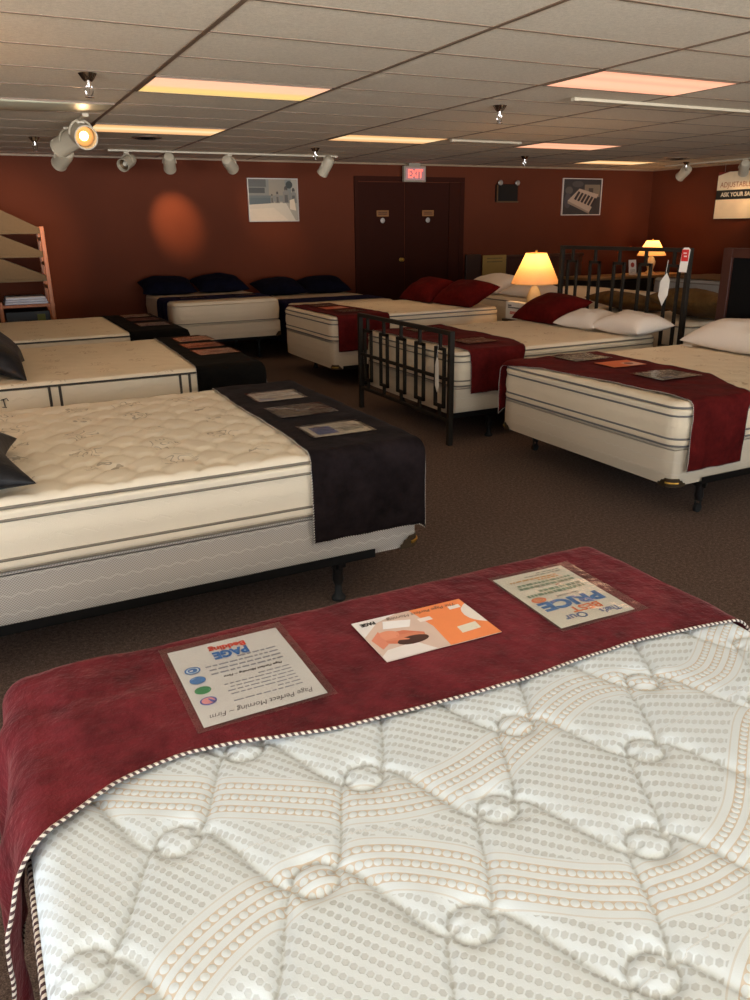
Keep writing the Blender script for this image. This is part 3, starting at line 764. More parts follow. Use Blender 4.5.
head('spot head aimed at the right wall beyond the frame', 10.42, 7.6, (11.09, 7.8, 1.6), True, 12, group='spot heads on the right-wall track')

# ------------------------------------------------------------------ sprinklers and vents
def sprinkler(label, x, y, k=1.35):
    o = thing('fire_sprinkler', label, 'sprinkler', (x, y, H-.003), 'pendent sprinklers in the ceiling')
    m = MB(); m.lathe([(.002, -.030*k), (.018*k, -.03*k), (.026*k, -.022*k), (.038*k, -.004), (.04*k, 0)], (x, y, H-.001), 20); mk(o, m, 'cup', M['chrome'])
    m = MB(); m.lathe([(.010*k, -.055*k), (.012*k, -.03*k), (.012*k, -.028*k)], (x, y, H), 12)
    for s in (-1, 1): m.tube([(x+s*.010*k, y, H-.045*k), (x+s*.018*k, y, H-.065*k), (x+s*.010*k, y, H-.085*k), (x, y, H-.092*k)], .003*k, 6)
    m.lathe([(.002, -.094*k), (.020*k, -.096*k), (.020*k, -.093*k), (.002, -.091*k)], (x, y, H), 16); m.tube([(x, y, H-.05*k), (x, y, H-.09*k)], .003*k, 6); mk(o, m, 'nozzle', M['chrome'])
sprinkler('chrome sprinkler left of the pink and yellow ceiling panel, largest in view', .83, 5.42)
sprinkler('chrome sprinkler near the left picture edge, above the wall top', .81, 9.09)
sprinkler('chrome sprinkler left of the big peach panel, right of centre', 3.93, 5.6)
sprinkler('small sprinkler above the framed photo end of the long light track', 3.89, 9.25)
sprinkler('small dark sprinkler below the middle glowing panel', 7.03, 9.39)
sprinkler('faint sprinkler near the right rear corner', 10.19, 9.5)
def vent(label, x, y, r):
    o = thing('ceiling_vent', label, 'vent', (x, y, H), 'round ceiling vents')
    m = MB(); m.lathe([(r, 0), (r, -.006), (r*.9, -.012), (r*.86, -.006)], (x, y, H-.001), 28); mk(o, m, 'rim', M['tbar'])
    m = MB()
    for k in range(1, 4): m.lathe([(r*.2*k, -.004), (r*.2*k+.008, -.014), (r*.2*k+.012, -.012)], (x, y, H-.004), 24, capb=False, capt=False)
    m.lathe([(r*.84, -.003), (r*.84, -.001)], (x, y, H-.003), 24); mk(o, m, 'louvre', M['black_plastic'])
vent('dark round ceiling vent below the thin glowing panel at left', 1.84, 8.73, .15)
vent('dark round ceiling vent near the right rear corner', 9.42, 8.98, .15)

# ------------------------------------------------------------------ things on the back wall
def picture(label, x0, x1, z0, z1, frame_mat, layers, base, cat='framed picture'):
    cx, cz = (x0+x1)/2, (z0+z1)/2; o = thing('framed_picture', label, cat, (cx, YW, cz)); f = .012
    m = MB()
    for a, b in (((x0, z0), (x1, z0+f)), ((x0, z1-f), (x1, z1)), ((x0, z0+f), (x0+f, z1-f)), ((x1-f, z0+f), (x1, z1-f))): m.box((a[0], YW-.028, a[1]), (b[0], YW-.002, b[1]))
    mk(o, m, 'frame', frame_mat, False)
    p = Print(x1-x0-2*f, z1-z0-2*f, base); layers(p); p.build('print', (cx, YW-.010, cz), (1, 0, 0), (0, 0, 1), .003, o)
    return o
def lay1(p):
    w, h = p.w/2, p.h/2; g = ink
    p.rect(-w, -.02, w*.75, h, g(120, 118, 108)); p.rect(-w, .0, -.02, .06, g(96, 100, 98)); p.rect(-w, .09, -.12, .16, g(70, 70, 66)); p.rect(-w, .17, -.1, h, g(86, 84, 78))
    p.rect(-w, -.06, -.04, .03, g(84, 92, 92)); p.rect(-.06, .06, w*.5, h, g(140, 128, 110))
    p.poly([(-w, -h), (w*.9, -h), (.18, -.03), (-w, -.06)], g(196, 182, 160)); p.poly([(-w, -h), (w*.6, -h), (.0, -.1), (-w, -.12)], g(206, 190, 166))
    for x, s in ((-.02, .5), (.06, .7), (.19, 1.15), (.30, 1.0)):
        p.ell(x, .0+.13*s, .022*s, .03*s, g(70, 62, 54)); p.poly([(x-.05*s, -.04), (x-.04*s, .09*s), (x, .12*s), (x+.04*s, .09*s), (x+.05*s, -.04)], g(126, 118, 106))
        p.poly([(x-.02*s, -.03), (x-.02*s, .06*s), (x+.02*s, .06*s), (x+.025*s, -.03)], g(90, 84, 76))
    p.ell(.24, .2, .05, .05, g(52, 54, 48)); p.poly([(.24, -.12), (.24, .0), (.31, .02), (.33, -.14)], g(214, 190, 160))
picture('large silver-framed black-and-white photo of workers around a mattress, lit by a spot', 3.62, 4.36, 1.645, 2.21, M['frame_silver'], lay1, ink(160, 148, 130))
def lay2(p):
    w, h = p.w/2, p.h/2; g = ink
    p.rect(-w*.98, -h*.98, w*.98, h*.98, g(54, 46, 42)); p.rect(.05, 0, w*.95, h*.7, g(120, 104, 84)); p.rect(.14, .04, .24, .14, g(70, 56, 44))
    p.ell(-.28, .1, .08, .06, g(90, 80, 70)); p.ell(-.1, .2, .12, .05, g(76, 68, 62)); p.ell(-.3, -.06, .07, .12, g(74, 66, 66))
    p.poly([(-.3, -.06), (.18, -.24), (.36, .04), (-.06, .13)], g(176, 150, 126))
    for k in range(6):
        x = -.17+k*.072; p.poly([(x, -.035-.022*k), (x+.045, -.05-.022*k), (x+.135, .075-.02*k), (x+.09, .09-.02*k)], g(48, 34, 28))
    p.poly([(-.3, -.06), (.18, -.24), (.18, -.27), (-.3, -.1)], g(140, 118, 98))
picture('small white-edged sepia poster of a bed frame being built, right of the doors', 9.08, 9.92, 1.70, 2.28, simple('white_poster_edge', srgb(214, 196, 180), .6), lay2, ink(60, 50, 46), 'poster')
# emergency light
o = thing('emergency_light', 'dark square emergency light box with two small lamps, right of doors', 'emergency light', (7.92, YW, 2.05))
m = MB(); m.box((7.73, YW-.07, 1.91), (8.13, YW-.002, 2.17), bev=.01); mk(o, m, 'case', M['black_plastic'], False)
m = MB()
for a, b in (((7.72, 1.90), (8.14, 1.92)), ((7.72, 1.92), (7.74, 2.16))): m.box((a[0], YW-.078, a[1]), (b[0], YW-.06, b[1]))
mk(o, m, 'edge_trim', M['frame_bronze'], False)
for x in (7.77, 8.10):
    m = MB(); m.lathe([(.015, 0), (.034, .02), (.04, .05), (.034, .055), (.002, .05)], (x, YW-.05, 2.19), 16, M4=rotm('X', PI/2)); mk(o, m, 'lamp_head', M['frame_silver'])
# exit sign
o = thing('exit_sign', 'lit red EXIT sign in a grey case above the doors', 'exit sign', (6.175, 10.93, 2.31))
m = MB(); m.box((5.99, 10.90, 2.18), (6.36, 10.96, 2.40), bev=.006); m.box((6.08, 10.915, 2.40), (6.27, 10.945, H)); mk(o, m, 'case', simple('grey_sign_case', srgb(150, 138, 120), .5), False)
p = Print(.32, .165, emis('dim_red_sign_face', (.5, .02, .01, 1), .35)); p.text('EXIT', 0, -.004, .16, emis('glowing_red_letters', (1, .06, .02, 1), 2.2), bold=.004, fit=.25)
p.build('sign_face', (6.175, 10.896, 2.29), (1, 0, 0), (0, 0, 1), .002, o)
# tan board and dark headboard leaning on back wall
m = MB(); m.box((7.46, YW-.12, 0), (7.92, YW-.10, 1.10), bev=.003); o = m.build('cardboard_sheet', M['card_tan'], None, (7.7, YW-.11, 0)); tag(o, 'tan cardboard sheet standing against the back wall left of the lamp', 'cardboard')
p = Print(.36, .10, M['card_tan']); p.lines(-.15, .15, -.02, .03, 2, ink(100, 80, 40), th=.4); p.build('print', (7.69, YW-.123, 1.02), (1, 0, 0), (0, 0, 1), .001, o)
o = thing('headboard', 'dark cherry wood headboard against the back wall behind the table lamp', 'headboard', (8.8, YW-.06, 0))
m = MB(); m.box((7.95, YW-.08, .3), (9.55, YW-.03, 1.04), bev=.006); mk(o, m, 'panel', M['oak_dark'], False)
m = MB(); m.box((7.93, YW-.10, 1.04), (9.57, YW-.02, 1.09), bev=.01); mk(o, m, 'top_rail', M['oak_dark'], False)
for x in (7.96, 9.46): m = MB(); m.box((x, YW-.085, 0), (x+.07, YW-.025, 1.04)); mk(o, m, 'leg', M['oak_dark'], False)
o = thing('headboard', 'nearly black headboard panel standing left of the tan cardboard sheet', 'headboard', (7.25, YW-.06, 0))
m = MB(); m.box((7.16, YW-.09, 0), (7.45, YW-.05, 1.12), bev=.006); mk(o, m, 'panel', M['nightstand'], False)

# sale banner on the right wall
o = thing('sale_banner', 'tan hanging banner with ADJUSTABLE lettering and a black stripe, far right', 'banner', (XR-.03, 9.0, 1.97))
p = Print(1.30, .70, simple('warm_white_banner', srgb(236, 214, 176), .7)); W, Hh = .65, .35
p.rect(-W, -.005, W, .125-.0, ink(24, 26, 24)) if False else None
p.rect(-W, -.06, W, .08, ink(22, 26, 24)); p.poly([(-W, .35), (-W, .30), (-.44, .35)], ink(120, 30, 16))
p.text('ADJUSTABLE', -.30, .155, .11, ink(170, 88, 50), fit=.58); p.text('ASK YOUR SALES', -.22, .01, .085, ink(214, 204, 180), bold=.003, fit=.68)
p.build('banner_cloth', (XR-.035, 8.965, 1.96), (0, -1, 0), (0, 0, 1), .003, o)
for yy in (9.5, 8.45):
    m = MB(); m.tube([(XR-.035, yy, 2.30), (XR-.035, yy, H)], .002, 5); mk(o, m, 'cord', M['frame_silver'])

# ------------------------------------------------------------------ display rack at the back left
RX0, RX1, RY0, RY1 = -.75, .885, 10.28, 10.86
o = thing('display_rack', 'orange pine display rack standing against the back wall at left', 'display rack', ((RX0+RX1)/2, (RY0+RY1)/2, 0))
for x, y in ((RX1-.05, RY0), (RX1-.05, RY1-.05), (RX0, RY0), (RX0, RY1-.05), (.27, RY0+.001)):
    top = 1.61 if x != .27 else .78
    m = MB(); m.box((x, y, 0), (x+.045, y+.045, top), bev=.003); mk(o, m, 'post', M['pine'], False)
for z in (1.56, 1.30, 1.03, .74, .30):
    m = MB(); m.box((RX0, RY0+.004, z-.03), (RX1-.0, RY0+.028, z), bev=.002); m.box((RX0+.02, RY0+.02, z-.02), (RX1-.03, RY1-.02, z-.004)); mk(o, m, 'shelf', M['pine'] if z < 1 else M['wedge_tan'], False)
for z in (1.45, 1.17, .9, .5): m = MB(); m.box((RX1-.04, RY0+.04, z), (RX1-.015, RY1-.04, z+.04)); mk(o, m, 'side_rail', M['pine'], False)
for z, lab in ((1.56, 'top'), (1.30, 'middle'), (1.03, 'lowest')):
    m = MB(); x0, x1, hh = RX0+.1, RX1-.02, .30
    y0, y1 = RY0+.03, RY1-.06
    xm = .38; ht = .235 if z < 1.5 else .27
    pts = [(x0, z), (x1, z), (x1, z+.02), (xm, z+ht), (x0, z+ht)]
    m.add([(x, y, q) for y in (y0, y1) for x, q in pts], [(0, 1, 2, 3, 4), (9, 8, 7, 6, 5)]+[(k, k+5, (k+1) % 5+5, (k+1) % 5) for k in range(5)])
    w_ = m.build('wedge_cushion', M['wedge_tan'], None, ((x0+x1)/2, (y0+y1)/2, z)); tag(w_, 'tan fabric wedge cushion on the %s tier of the pine rack' % lab, 'wedge cushion', 'wedge cushions on the pine rack')
m = MB()
for k in range(3): m.box((.34+.01*k, RY0+.03, .742+.028*k), (.82-.012*k, RY1-.1, .768+.028*k), bev=.011)
w_ = m.build('folded_sheet', M['sheet_white'], None, (.58, 10.5, .742), True); tag(w_, 'white-blue folded sheets on the lower shelf of the pine rack', 'folded sheets')
m = MB(); m.box((.33, RY0+.05, .31), (.82, RY1-.08, .66), bev=.008); w_ = m.build('storage_box', M['black_plastic'], None, (.58, 10.5, .31)); tag(w_, 'black box under the folded sheets with an olive sticker', 'box')
p = Print(.09, .11, M['green_sticker']); p.build('sticker', (.72, RY0+.048, .57), (1, 0, 0), (0, 0, 1), .001, w_)
# ================================================================== BEDS
FZ = .20
gr_m, gr_b, gr_f = 'mattresses on display', 'box springs on display', 'metal bed frames'
# ---- nearest bed: runs along y, foot towards the room
def near_attrs(v, ntop):
    A = [(-.6, .30), (-.3, .44), (-.1, .60), (0, .67), (.09, .745), (.16, .79), (.24, .815), (.31, .825), (.37, .815), (.43, .785), (.49, .735), (.53, .70), (.6, .64), (.68, .59), (.76, .567), (.85, .57), (.92, .59), (1.0, .64), (1.1, .72), (1.2, .79), (1.3, .80), (1.4, .75), (1.5, .66), (1.8, .4)]
    B = [(-.4, 1.45), (-.1, 1.28), (.11, 1.11), (.2, 1.06), (.3, 1.0), (.4, .935), (.48, .90), (.56, .892), (.62, .90), (.69, .92), (.77, .95), (.85, .98), (.92, 1.01), (1.0, 1.015), (1.07, .99), (1.14, .945), (1.2, .925), (1.28, .96), (1.36, 1.02), (1.5, 1.10), (1.8, 1.2)]
    Cc = [(x-.44, y-.36) for x, y in A]+[(1.6, .1)]; Dd = [(x-.3, y-.72) for x, y in A]+[(1.7, -.2)]
    dmin = np.full(len(v), 9.); smin = np.zeros(len(v)); sgn = np.ones(len(v))
    for cv in (A, B, Cc, Dd):
        xs = np.linspace(cv[0][0], cv[-1][0], 500); ys = np.interp(xs, *zip(*cv))
        k = np.ones(25)/25; ys = np.convolve(np.pad(ys, 12, 'edge'), k, 'valid')
        ss = np.concatenate([[0], np.cumsum(np.hypot(np.diff(xs), np.diff(ys)))])
        tx, ty = np.gradient(xs), np.gradient(ys); tl = np.hypot(tx, ty); tx, ty = tx/tl, ty/tl
        for a in range(0, len(v), 20000):
            P = v[a:a+20000, :2]; dx = P[:, 0:1]-xs; dy = P[:, 1:2]-ys; d2 = dx*dx+dy*dy; j = d2.argmin(1); r = np.arange(len(P))
            ex, ey = dx[r, j], dy[r, j]; al = ex*tx[j]+ey*ty[j]; pe = -ex*ty[j]+ey*tx[j]
            better = np.abs(pe)+np.maximum(0, np.abs(al)-.02) < dmin[a:a+20000]
            dmin[a:a+20000] = np.where(better, np.abs(pe), dmin[a:a+20000]); sgn[a:a+20000] = np.where(better, np.sign(pe), sgn[a:a+20000]); smin[a:a+20000] = np.where(better, ss[j]+al, smin[a:a+20000])
    return {'seam': np.where(v[:, 2] > .6, seam_dist(v[:, 0], v[:, 1]), 1.0), 'band_d': dmin*sgn, 'band_s': smin+5}
NX0, NX1, NY0, NY1, NZ = -.055, 1.475, -.40, 1.585, .69
def nq(x, y):
    return quilt(.0165, 1, 1, .0045)(x, y)
mattress('white quilted mattress with pearl-dot bands, nearest the camera at the bottom', NX0, NX1, NY0, NY1, .40, NZ, None, nq, res=.0042, ysplit=.28,
         attrs_fn=near_attrs, mats=[M['near_top'], M['white_knit']], R=.045, rc=.09, prof=[(0, NZ-.055), (.004, NZ-.06), (.004, NZ-.10), (0, NZ-.15), (.004, .5), (0, .43), (-.01, .40)],
         tapes=((NZ-.056, .0045, .004, M['rope'], 'piping'), (NZ-.11, .005, .004, M['black_tape'], 'piping'), (.405, .006, 0, M['black_tape'], 'piping')))
box_spring('white box spring under the nearest mattress', NX0+.01, NX1-.01, NY0+.01, NY1-.01, FZ, .40, M['box_white'])
bed_frame('black metal frame under the nearest bed', NX0, NX1, NY0, NY1, FZ, [(.2, -.2), (.2, 1.3), (1.3, -.2), (1.3, 1.3)], rail_x=(NX0+.1, NX1-.1))
a_in = smoothi([(-1, 1.0), (-.12, 1.005), (-.03, 1.05), (.05, 1.125), (.16, 1.165), (.25, 1.17), (.36, 1.13), (.5, 1.105), (.7, 1.09), (.85, 1.08), (1.0, 1.09), (1.15, 1.095), (1.3, 1.08), (1.42, 1.06), (1.55, 1.04), (2.2, .98)])
a_out = smoothi([(-.8, 1.61), (-.05, 1.61), (.3, 1.63), (.8, 1.62), (1.3, 1.62), (1.45, 1.58), (1.7, 1.52), (2.2, 1.5)])
near_run = runner('burgundy velvet runner with twisted cord edge across the nearest bed', 'y', NX0, NX1, .36, .34, a_in, a_out, NY1, 1, NZ, M['velvet_near'], amp=.017, lift=.003, nu=300, nt=90, rope_r=.0034, flare=.015, seed=2, R=.05, ampf=lambda u, a: 1.25 if u < .14 else max(.35, 1.25-(u-.14)*9))
PZ = NZ+.0125
def script(p, t, x, y, s, m, fit=None): p.text(t, x, y, s, m, shear=.35, fit=fit)
def sleeve(parent, o, w, h, ux, uy, dz=.004):
    p = Print(w, h, M['sleeve']); return p.build('clear_sleeve', Vector(o)+Vector((0, 0, dz)), ux, uy, .0004, parent, warp=lambda u, v: .0012*fnoise(u, v, 14, 2))
def dirs(rz): return (-math.cos(rz), -math.sin(rz), 0), (math.sin(rz), -math.cos(rz), 0)   # sheets lie head-side up: turned half round
warp1 = lambda u, v: .0015*fnoise(u, v, 9, 5)+.001
# sheet 1
p = Print(.225, .272, M['paper']); B_, R1_, G_, K_ = ink(40, 110, 190), ink(214, 60, 40), ink(50, 140, 90), ink(60, 64, 76)
gl = ink(150, 156, 172)
script(p, 'Page Perfect Morning ~ Firm', 0, .112, .020, ink(70, 70, 84), fit=.19)
p.lines(-.085, .045, .085, .015, 7, gl, th=.3); p.text('Page Perfect Morning ~ Firm', -.02, -.001, .010, ink(40, 42, 50), shear=.3, bold=.0003, fit=.115)
p.lines(-.085, .06, -.018, -.062, 4, gl, th=.35)
for k, (c1, c2) in enumerate(((ink(80, 100, 190), ink(226, 150, 160)), (G_, ink(226, 238, 230)), (ink(60, 120, 190), ink(220, 226, 236)), (B_, ink(200, 222, 240)))):
    y = .064-.037*k; p.ell(.085, y, .0150, .0130, c1); p.ell(.085, y, .0120, .0102, c2); p.ell(.079 if k % 2 == 0 else .085, y, .009, .008, c1 if k != 1 else ink(230, 240, 232)); p.rect(.084, y-.002, .095, y+.002, ink(238, 240, 242))
p.text('PAGE', .0, -.082, .036, B_, bold=.002, fit=.070); p.text('Bedding', .0, -.107, .024, R1_, bold=.001, fit=.074)
c = (.375, 1.362, PZ); ux, uy = dirs(.0)
o = p.build('flyer', c, ux, uy, warp=warp1, K=1.085); tag(o, 'white information sheet with blue PAGE logo and round emblems, left sheet on nearest runner', 'flyer', 'sheets on the nearest runner')
sleeve(o, c, .275, .328, ux, uy)
# sheet 2
p = Print(.285, .183, ink(232, 224, 220)); w, h = .1425, .0915; OR = ink(238, 140, 86)
p.poly([(-w, -h), (-.005, -h), (-.02, h*.0), (-.012, h), (-w, h)], OR); p.poly([(-.005, -h), (w, -h), (w, h), (-.012, h), (-.02, 0)], ink(214, 190, 180))
p.poly([(w, -h*.2), (.09, -h*.75), (.03, -h), (w, -h)], ink(236, 232, 234))
p.poly([(.02, h), (.05, .045), (.12, .05), (w, .07), (w, h)], ink(232, 226, 226)); p.poly([(.012, .015), (.05, -.012), (.115, -.02), (.12, .02), (.06, .052), (.02, .045)], ink(206, 120, 92))
p.ell(.05, .035, .038, .017, ink(70, 42, 36)); p.poly([(.012, .03), (.03, .008), (.09, .0), (.11, .014), (.06, .03)], ink(212, 132, 104)); p.ell(.092, -.005, .026, .020, ink(222, 146, 118))
p.poly([(.105, -.03), (.135, .0), (.128, .045), (.108, .03)], ink(214, 134, 110)); p.poly([(.012, -.05), (.075, -.068), (.09, -.035), (.03, -.02)], ink(244, 242, 246))
p.poly([(-.115, .025), (-.065, .028), (-.062, .058), (-.112, .055)][::-1], ink(226, 220, 206)); p.ell(-.098, .036, .009, .006, ink(120, 70, 60)); p.lines(-.105, -.07, .050, .045, 2, ink(150, 140, 130), th=.5)
p.poly([(-.035, -.045), (-.002, -.045), (-.002, -.028), (-.035, -.028)], ink(240, 226, 222)); p.poly([(-.028, -.042), (-.01, -.042), (-.012, -.034), (-.026, -.034)], ink(150, 60, 80))
p.poly([(-.125, -.066), (-.095, -.066), (-.093, -.05), (-.123, -.05)], ink(240, 230, 226))
script(p, 'The Page Perfect Morning', -.03, -.072, .018, ink(96, 74, 66), fit=.18); p.text('PAGE', .110, -.072, .018, ink(30, 28, 30), bold=.0012, fit=.036)
c = (.795, 1.347, PZ); ux, uy = dirs(-.02)
o = p.build('flyer', c, ux, uy, warp=warp1); tag(o, 'orange and white flyer with a photo of someone sleeping, middle sheet on nearest runner', 'flyer', 'sheets on the nearest runner')
# sheet 3
p = Print(.212, .278, ink(236, 234, 224)); Bb = ink(60, 120, 190); Or = ink(232, 120, 70); Gn = ink(130, 160, 140); 
p.text("That's", -.055, .112, .030, ink(80, 110, 170), bold=.001, fit=.055); p.text('Our', .04, .108, .034, ink(90, 120, 170), bold=.001, fit=.06)
p.text('BEST', -.01, .080, .036, Or, bold=.001, fit=.085); p.text('PRICE', .0, .040, .056, Bb, bold=.003, fit=.175)
p.ell(.070, .006, .020, .013, Or); p.ell(.070, .006, .015, .009, ink(226, 150, 110)); p.text('Guaranteed', -.015, .008, .014, ink(70, 74, 80), shear=.3, fit=.065)
p.lines(-.085, .085, -.018, -.034, 2, Gn, th=.7); p.lines(-.03, .085, -.048, -.049, 1, ink(200, 120, 90), th=5); p.lines(-.085, .08, -.060, -.076, 2, Gn, th=.6)
p.lines(-.06, .08, -.090, -.100, 2, ink(216, 170, 110), th=.6); p.lines(-.085, .06, -.114, -.124, 2, ink(150, 160, 150), th=.4)
c = (1.172, 1.338, PZ+.001); ux, uy = dirs(-.03)
o = p.build('flyer', c, ux, uy, warp=warp1); tag(o, 'cream price sheet with large blue and orange lettering, right sheet on nearest runner', 'flyer', 'sheets on the nearest runner')
sleeve(o, Vector(c)+Vector((.008, -.004, 0)), .250, .305, ux, uy)

# ---- generic bed along x
def bed_x(nm, xf, xh, y0, y1, z, split, topmat, sidemat, q, tape, res, sgn, guards, boxmat, legs, caster, prof=None, frame=True, tapes=None, R=.035, boxlab='', rail=None, zb=FZ):
    x0, x1 = min(xf, xh), max(xf, xh)
    pr = prof or pillow_top_prof(split, z)
    mattress(nm+' mattress'+boxlab, x0, x1, y0, y1, split, z, topmat, q, res, pr, tapes4(split, z, tape) if tapes is None else tapes, gr_m, R=R, rc=.09)
    box_spring('box spring under the '+nm+' mattress'+boxlab, x0+.008, x1-.008, y0+.008, y1-.008, zb, split-.002, boxmat, guards, gr_b)
    if frame: bed_frame('black metal frame under the '+nm+' bed'+boxlab, x0, x1, y0, y1, zb, legs, caster, rail, gr_f)
FL = lambda x0, x1, y0, y1: [(x, y) for x in (x0+.35, x1-.38) for y in (y0+.05, y1-.05)]

# left row, heads to the left
bed_x('cream flower-stitched pillow-top', 1.635, -.40, 2.82, 4.37, .694, .43, M['cream_panel'], None, quilt(.018, .78, .62, .007, .02), M['taupe_tape'], .016, 1,
      [(1.627, 2.828, .095, .055, True), (1.627, 4.362, .095, .055, True)], M['box_dots'], [(-.34, 2.87), (-.34, 4.32), (1.245, 2.87), (1.245, 4.32)], False, boxlab=' in the left row, nearest', rail=(-.3, 1.40))
runner('black-violet velvet runner over the foot of the front bed in the left row', 'x', 2.82, 4.37, .375, .36, smoothi([(2, 1.12), (2.75, 1.11), (3.2, 1.14), (3.8, 1.13), (4.4, 1.15), (5, 1.15)]), const(1.655), 1.635, 1, .694, M['velvet_black'], amp=.008, lift=.003, nu=120, nt=34, rope_r=.0022, seed=4, hangwave=.003)
pst = [(0, .675), (.006, .6), (.006, .5), (0, .445), (-.01, .44)]
bed_x('cream smooth-topped', 1.70, -.32, 5.08, 6.72, .70, .44, M['cream_scroll'], None, quilt(.007, 1.2, .55, .015, .03), M['black_tape'], .03, 1,
      [(1.69, 5.09, .09, .05, True)], M['box_white'], FL(-.32, 1.70, 5.08, 6.72), False, prof=[(0, .66), (.005, .6), (.005, .5), (0, .45), (-.01, .44)], tapes=[(.672, .006, .001, M['black_tape'], 'piping'), (.446, .006, .001, M['black_tape'], 'piping')], boxlab=' with dark side bands, middle of left row')
# vertical side bands on that mattress
mo = [o for o in bpy.data.objects if o.get('category') == 'mattress'][-1]
for xb in (.335, .395, 1.13, 1.19):
    m = MB(); m.box((xb-.008, 5.08-.009, .45), (xb+.008, 5.08-.002, .672), bev=.002); mk(mo, m, 'side_band', M['black_tape'], False)
p = Print(.2, .10, M['cream_plain'])
q_ = Print(.16, .08, M['cream_plain'])
m = MB()
for k, (x, z) in enumerate(((.03, .60), (.075, .595))):
    m.tube([(x, 5.073, z+.025), (x+.004, 5.072, z-.02)], .004, 6); m.tube([(x-.012, 5.073, z+.02), (x+.018, 5.072, z+.028), (x+.026, 5.072, z+.012)], .0035, 6); m.tube([(x-.012, 5.073, z-.022), (x+.012, 5.072, z-.026)], .0025, 6)
m.tube([(-.07+.03*math.cos(a), 5.073, .60+.02*math.sin(a*2)) for a in np.linspace(0, 2*PI, 20)], .003, 6)
mk(mo, m, 'brand_stitching', M['black_tape'])
runner('black velvet runner over the foot of the middle bed in the left row', 'x', 5.08, 6.72, .38, .36, smoothi([(4, 1.24), (5.0, 1.235), (5.8, 1.28), (6.7, 1.31), (7.4, 1.3)]), const(1.74), 1.70, 1, .70, M['velvet_ink'], amp=.006, lift=.003, nu=90, nt=26, rope_r=.0022, seed=5, hangwave=.003)
bed_x('plain cream', 1.72, -.28, 7.22, 8.82, .70, .44, M['cream_scroll'], None, quilt(.004, 1.2, .55, .015, .03), M['black_tape'], .04, 1,
      [(1.71, 7.23, .09, .05, True)], M['box_white'], FL(-.28, 1.72, 7.22, 8.82), False, tapes=[(.672, .006, .001, M['black_tape'], 'piping')], prof=[(0, .66), (.005, .55), (0, .45), (-.01, .44)], boxlab=' at the far end of the left row')
runner('black velvet runner over the foot of the far bed in the left row', 'x', 7.22, 8.82, .3, .3, const(1.20), const(1.79), 1.72, 1, .70, M['velvet_ink'], amp=.005, lift=.003, nu=60, nt=20, rope_r=0, seed=6, hangwave=.003)

# back wall beds: run along y, heads on the back wall
def bed_y(label, x0, x1, y0, y1, z, split, lab2, zb=.30):
    mattress('pale grey '+label, x0, x1, y0, y1, split, z, M['cream_plain'], quilt(.004, 1.2, .55, .015), .05, [(0, z-.05), (.008, (z+split)/2), (0, split+.02), (-.012, split)], [(split+.012, .005, -.002, M['taupe_tape'], 'piping')], gr_m, R=.045, rc=.12)
    box_spring('box spring under the '+label, x0+.008, x1-.008, y0+.008, y1-.008, zb, split-.002, M['box_white'], [(x0+.008, y0+.008, .08, .05, False), (x1-.008, y0+.008, .08, .05, False)], gr_b)
    o = bed_frame('black metal frame '+lab2, x0, x1, y0+.12, y1-.02, zb-.038, [(x, y) for x in (x0+.2, x1-.2) for y in (y0+.35, y1-.35)], False, (x0+.02, x1-.02), gr_f)
bed_y('mattress with navy pillows, left one of two on the back wall', 2.08, 3.40, 9.33, 11.03, .75, .49, 'under the left navy-pillow bed')
bed_y('mattress with navy pillows, right one of two on the back wall', 3.52, 4.92, 9.15, 11.03, .67, .43, 'under the right navy-pillow bed', .24)
runner('navy velvet runner on the left bed of the two against the back wall', 'y', 2.08, 3.40, .33, .55, const(10.15), const(9.62), 9.33, -1, .75, M['velvet_navy'], amp=.004, lift=.003, nu=70, nt=20, rope_r=0, seed=7, hangwave=.004)
runner('navy velvet runner on the right bed of the two against the back wall', 'y', 3.52, 4.92, .5, .4, const(9.95), const(9.40), 9.15, -1, .67, M['velvet_navy'], amp=.004, lift=.003, nu=70, nt=20, rope_r=0, seed=8, hangwave=.004)
gp = 'navy pillows against the back wall'
for i, (x, zz, lab) in enumerate(((2.33, .752, 'first navy pillow from the left on the back wall'), (3.03, .752, 'second navy pillow from the left on the back wall'), (3.88, .672, 'third navy pillow from the left on the back wall'), (4.56, .672, 'rightmost navy pillow on the back wall'))):
    pillow(lab, x, 10.72, zz, .70, .48, .19, M['pillow_navy'], rz=(-.05, .04, .03, -.05)[i], tilt=.25, tilt_ax='X', group=gp, seed=i+20)

# right row, heads to the right
RQ = lambda: quilt(.008, .9, .6, .012, .02)
bed_x('cream pillow-top', 3.22, 5.20, 2.86, 4.44, .665, .42, M['cream_scroll'], None, RQ(), M['grey_tape'], .02, -1,
      [(3.228, 2.868, .095, .045, True), (3.228, 4.432, .095, .045, True)], M['box_white'], [(3.50, 2.91), (3.50, 4.39), (4.9, 2.91), (4.9, 4.39)], True, boxlab=' in the right row, nearest', rail=(3.44, 5.05))
runner('burgundy velvet runner over the foot of the front bed in the right row', 'x', 2.86, 4.44, .375, .33, smoothi([(2, 3.72), (2.8, 3.72), (3.1, 3.86), (3.4, 4.02), (3.8, 4.02), (4.3, 4.03), (5, 4.08)]), smoothi([(2, 3.30), (2.8, 3.29), (3.0, 3.32), (3.5, 3.31), (3.9, 3.27), (4.3, 3.2), (5, 3.18)]), 3.22, -1, .665, M['velvet_far'], amp=.012, lift=.003, nu=120, nt=36, rope_r=.0024, seed=9, hangwave=.004)
bed_x('cream pillow-top', 3.10, 5.10, 4.86, 6.36, .68, .42, M['cream_scroll'], None, RQ(), M['taupe_tape'], .03, -1,
      [], M['box_white'], FL(3.10, 5.10, 4.86, 6.36), False, boxlab=' behind the iron footboard', rail=(3.06, 5.18))
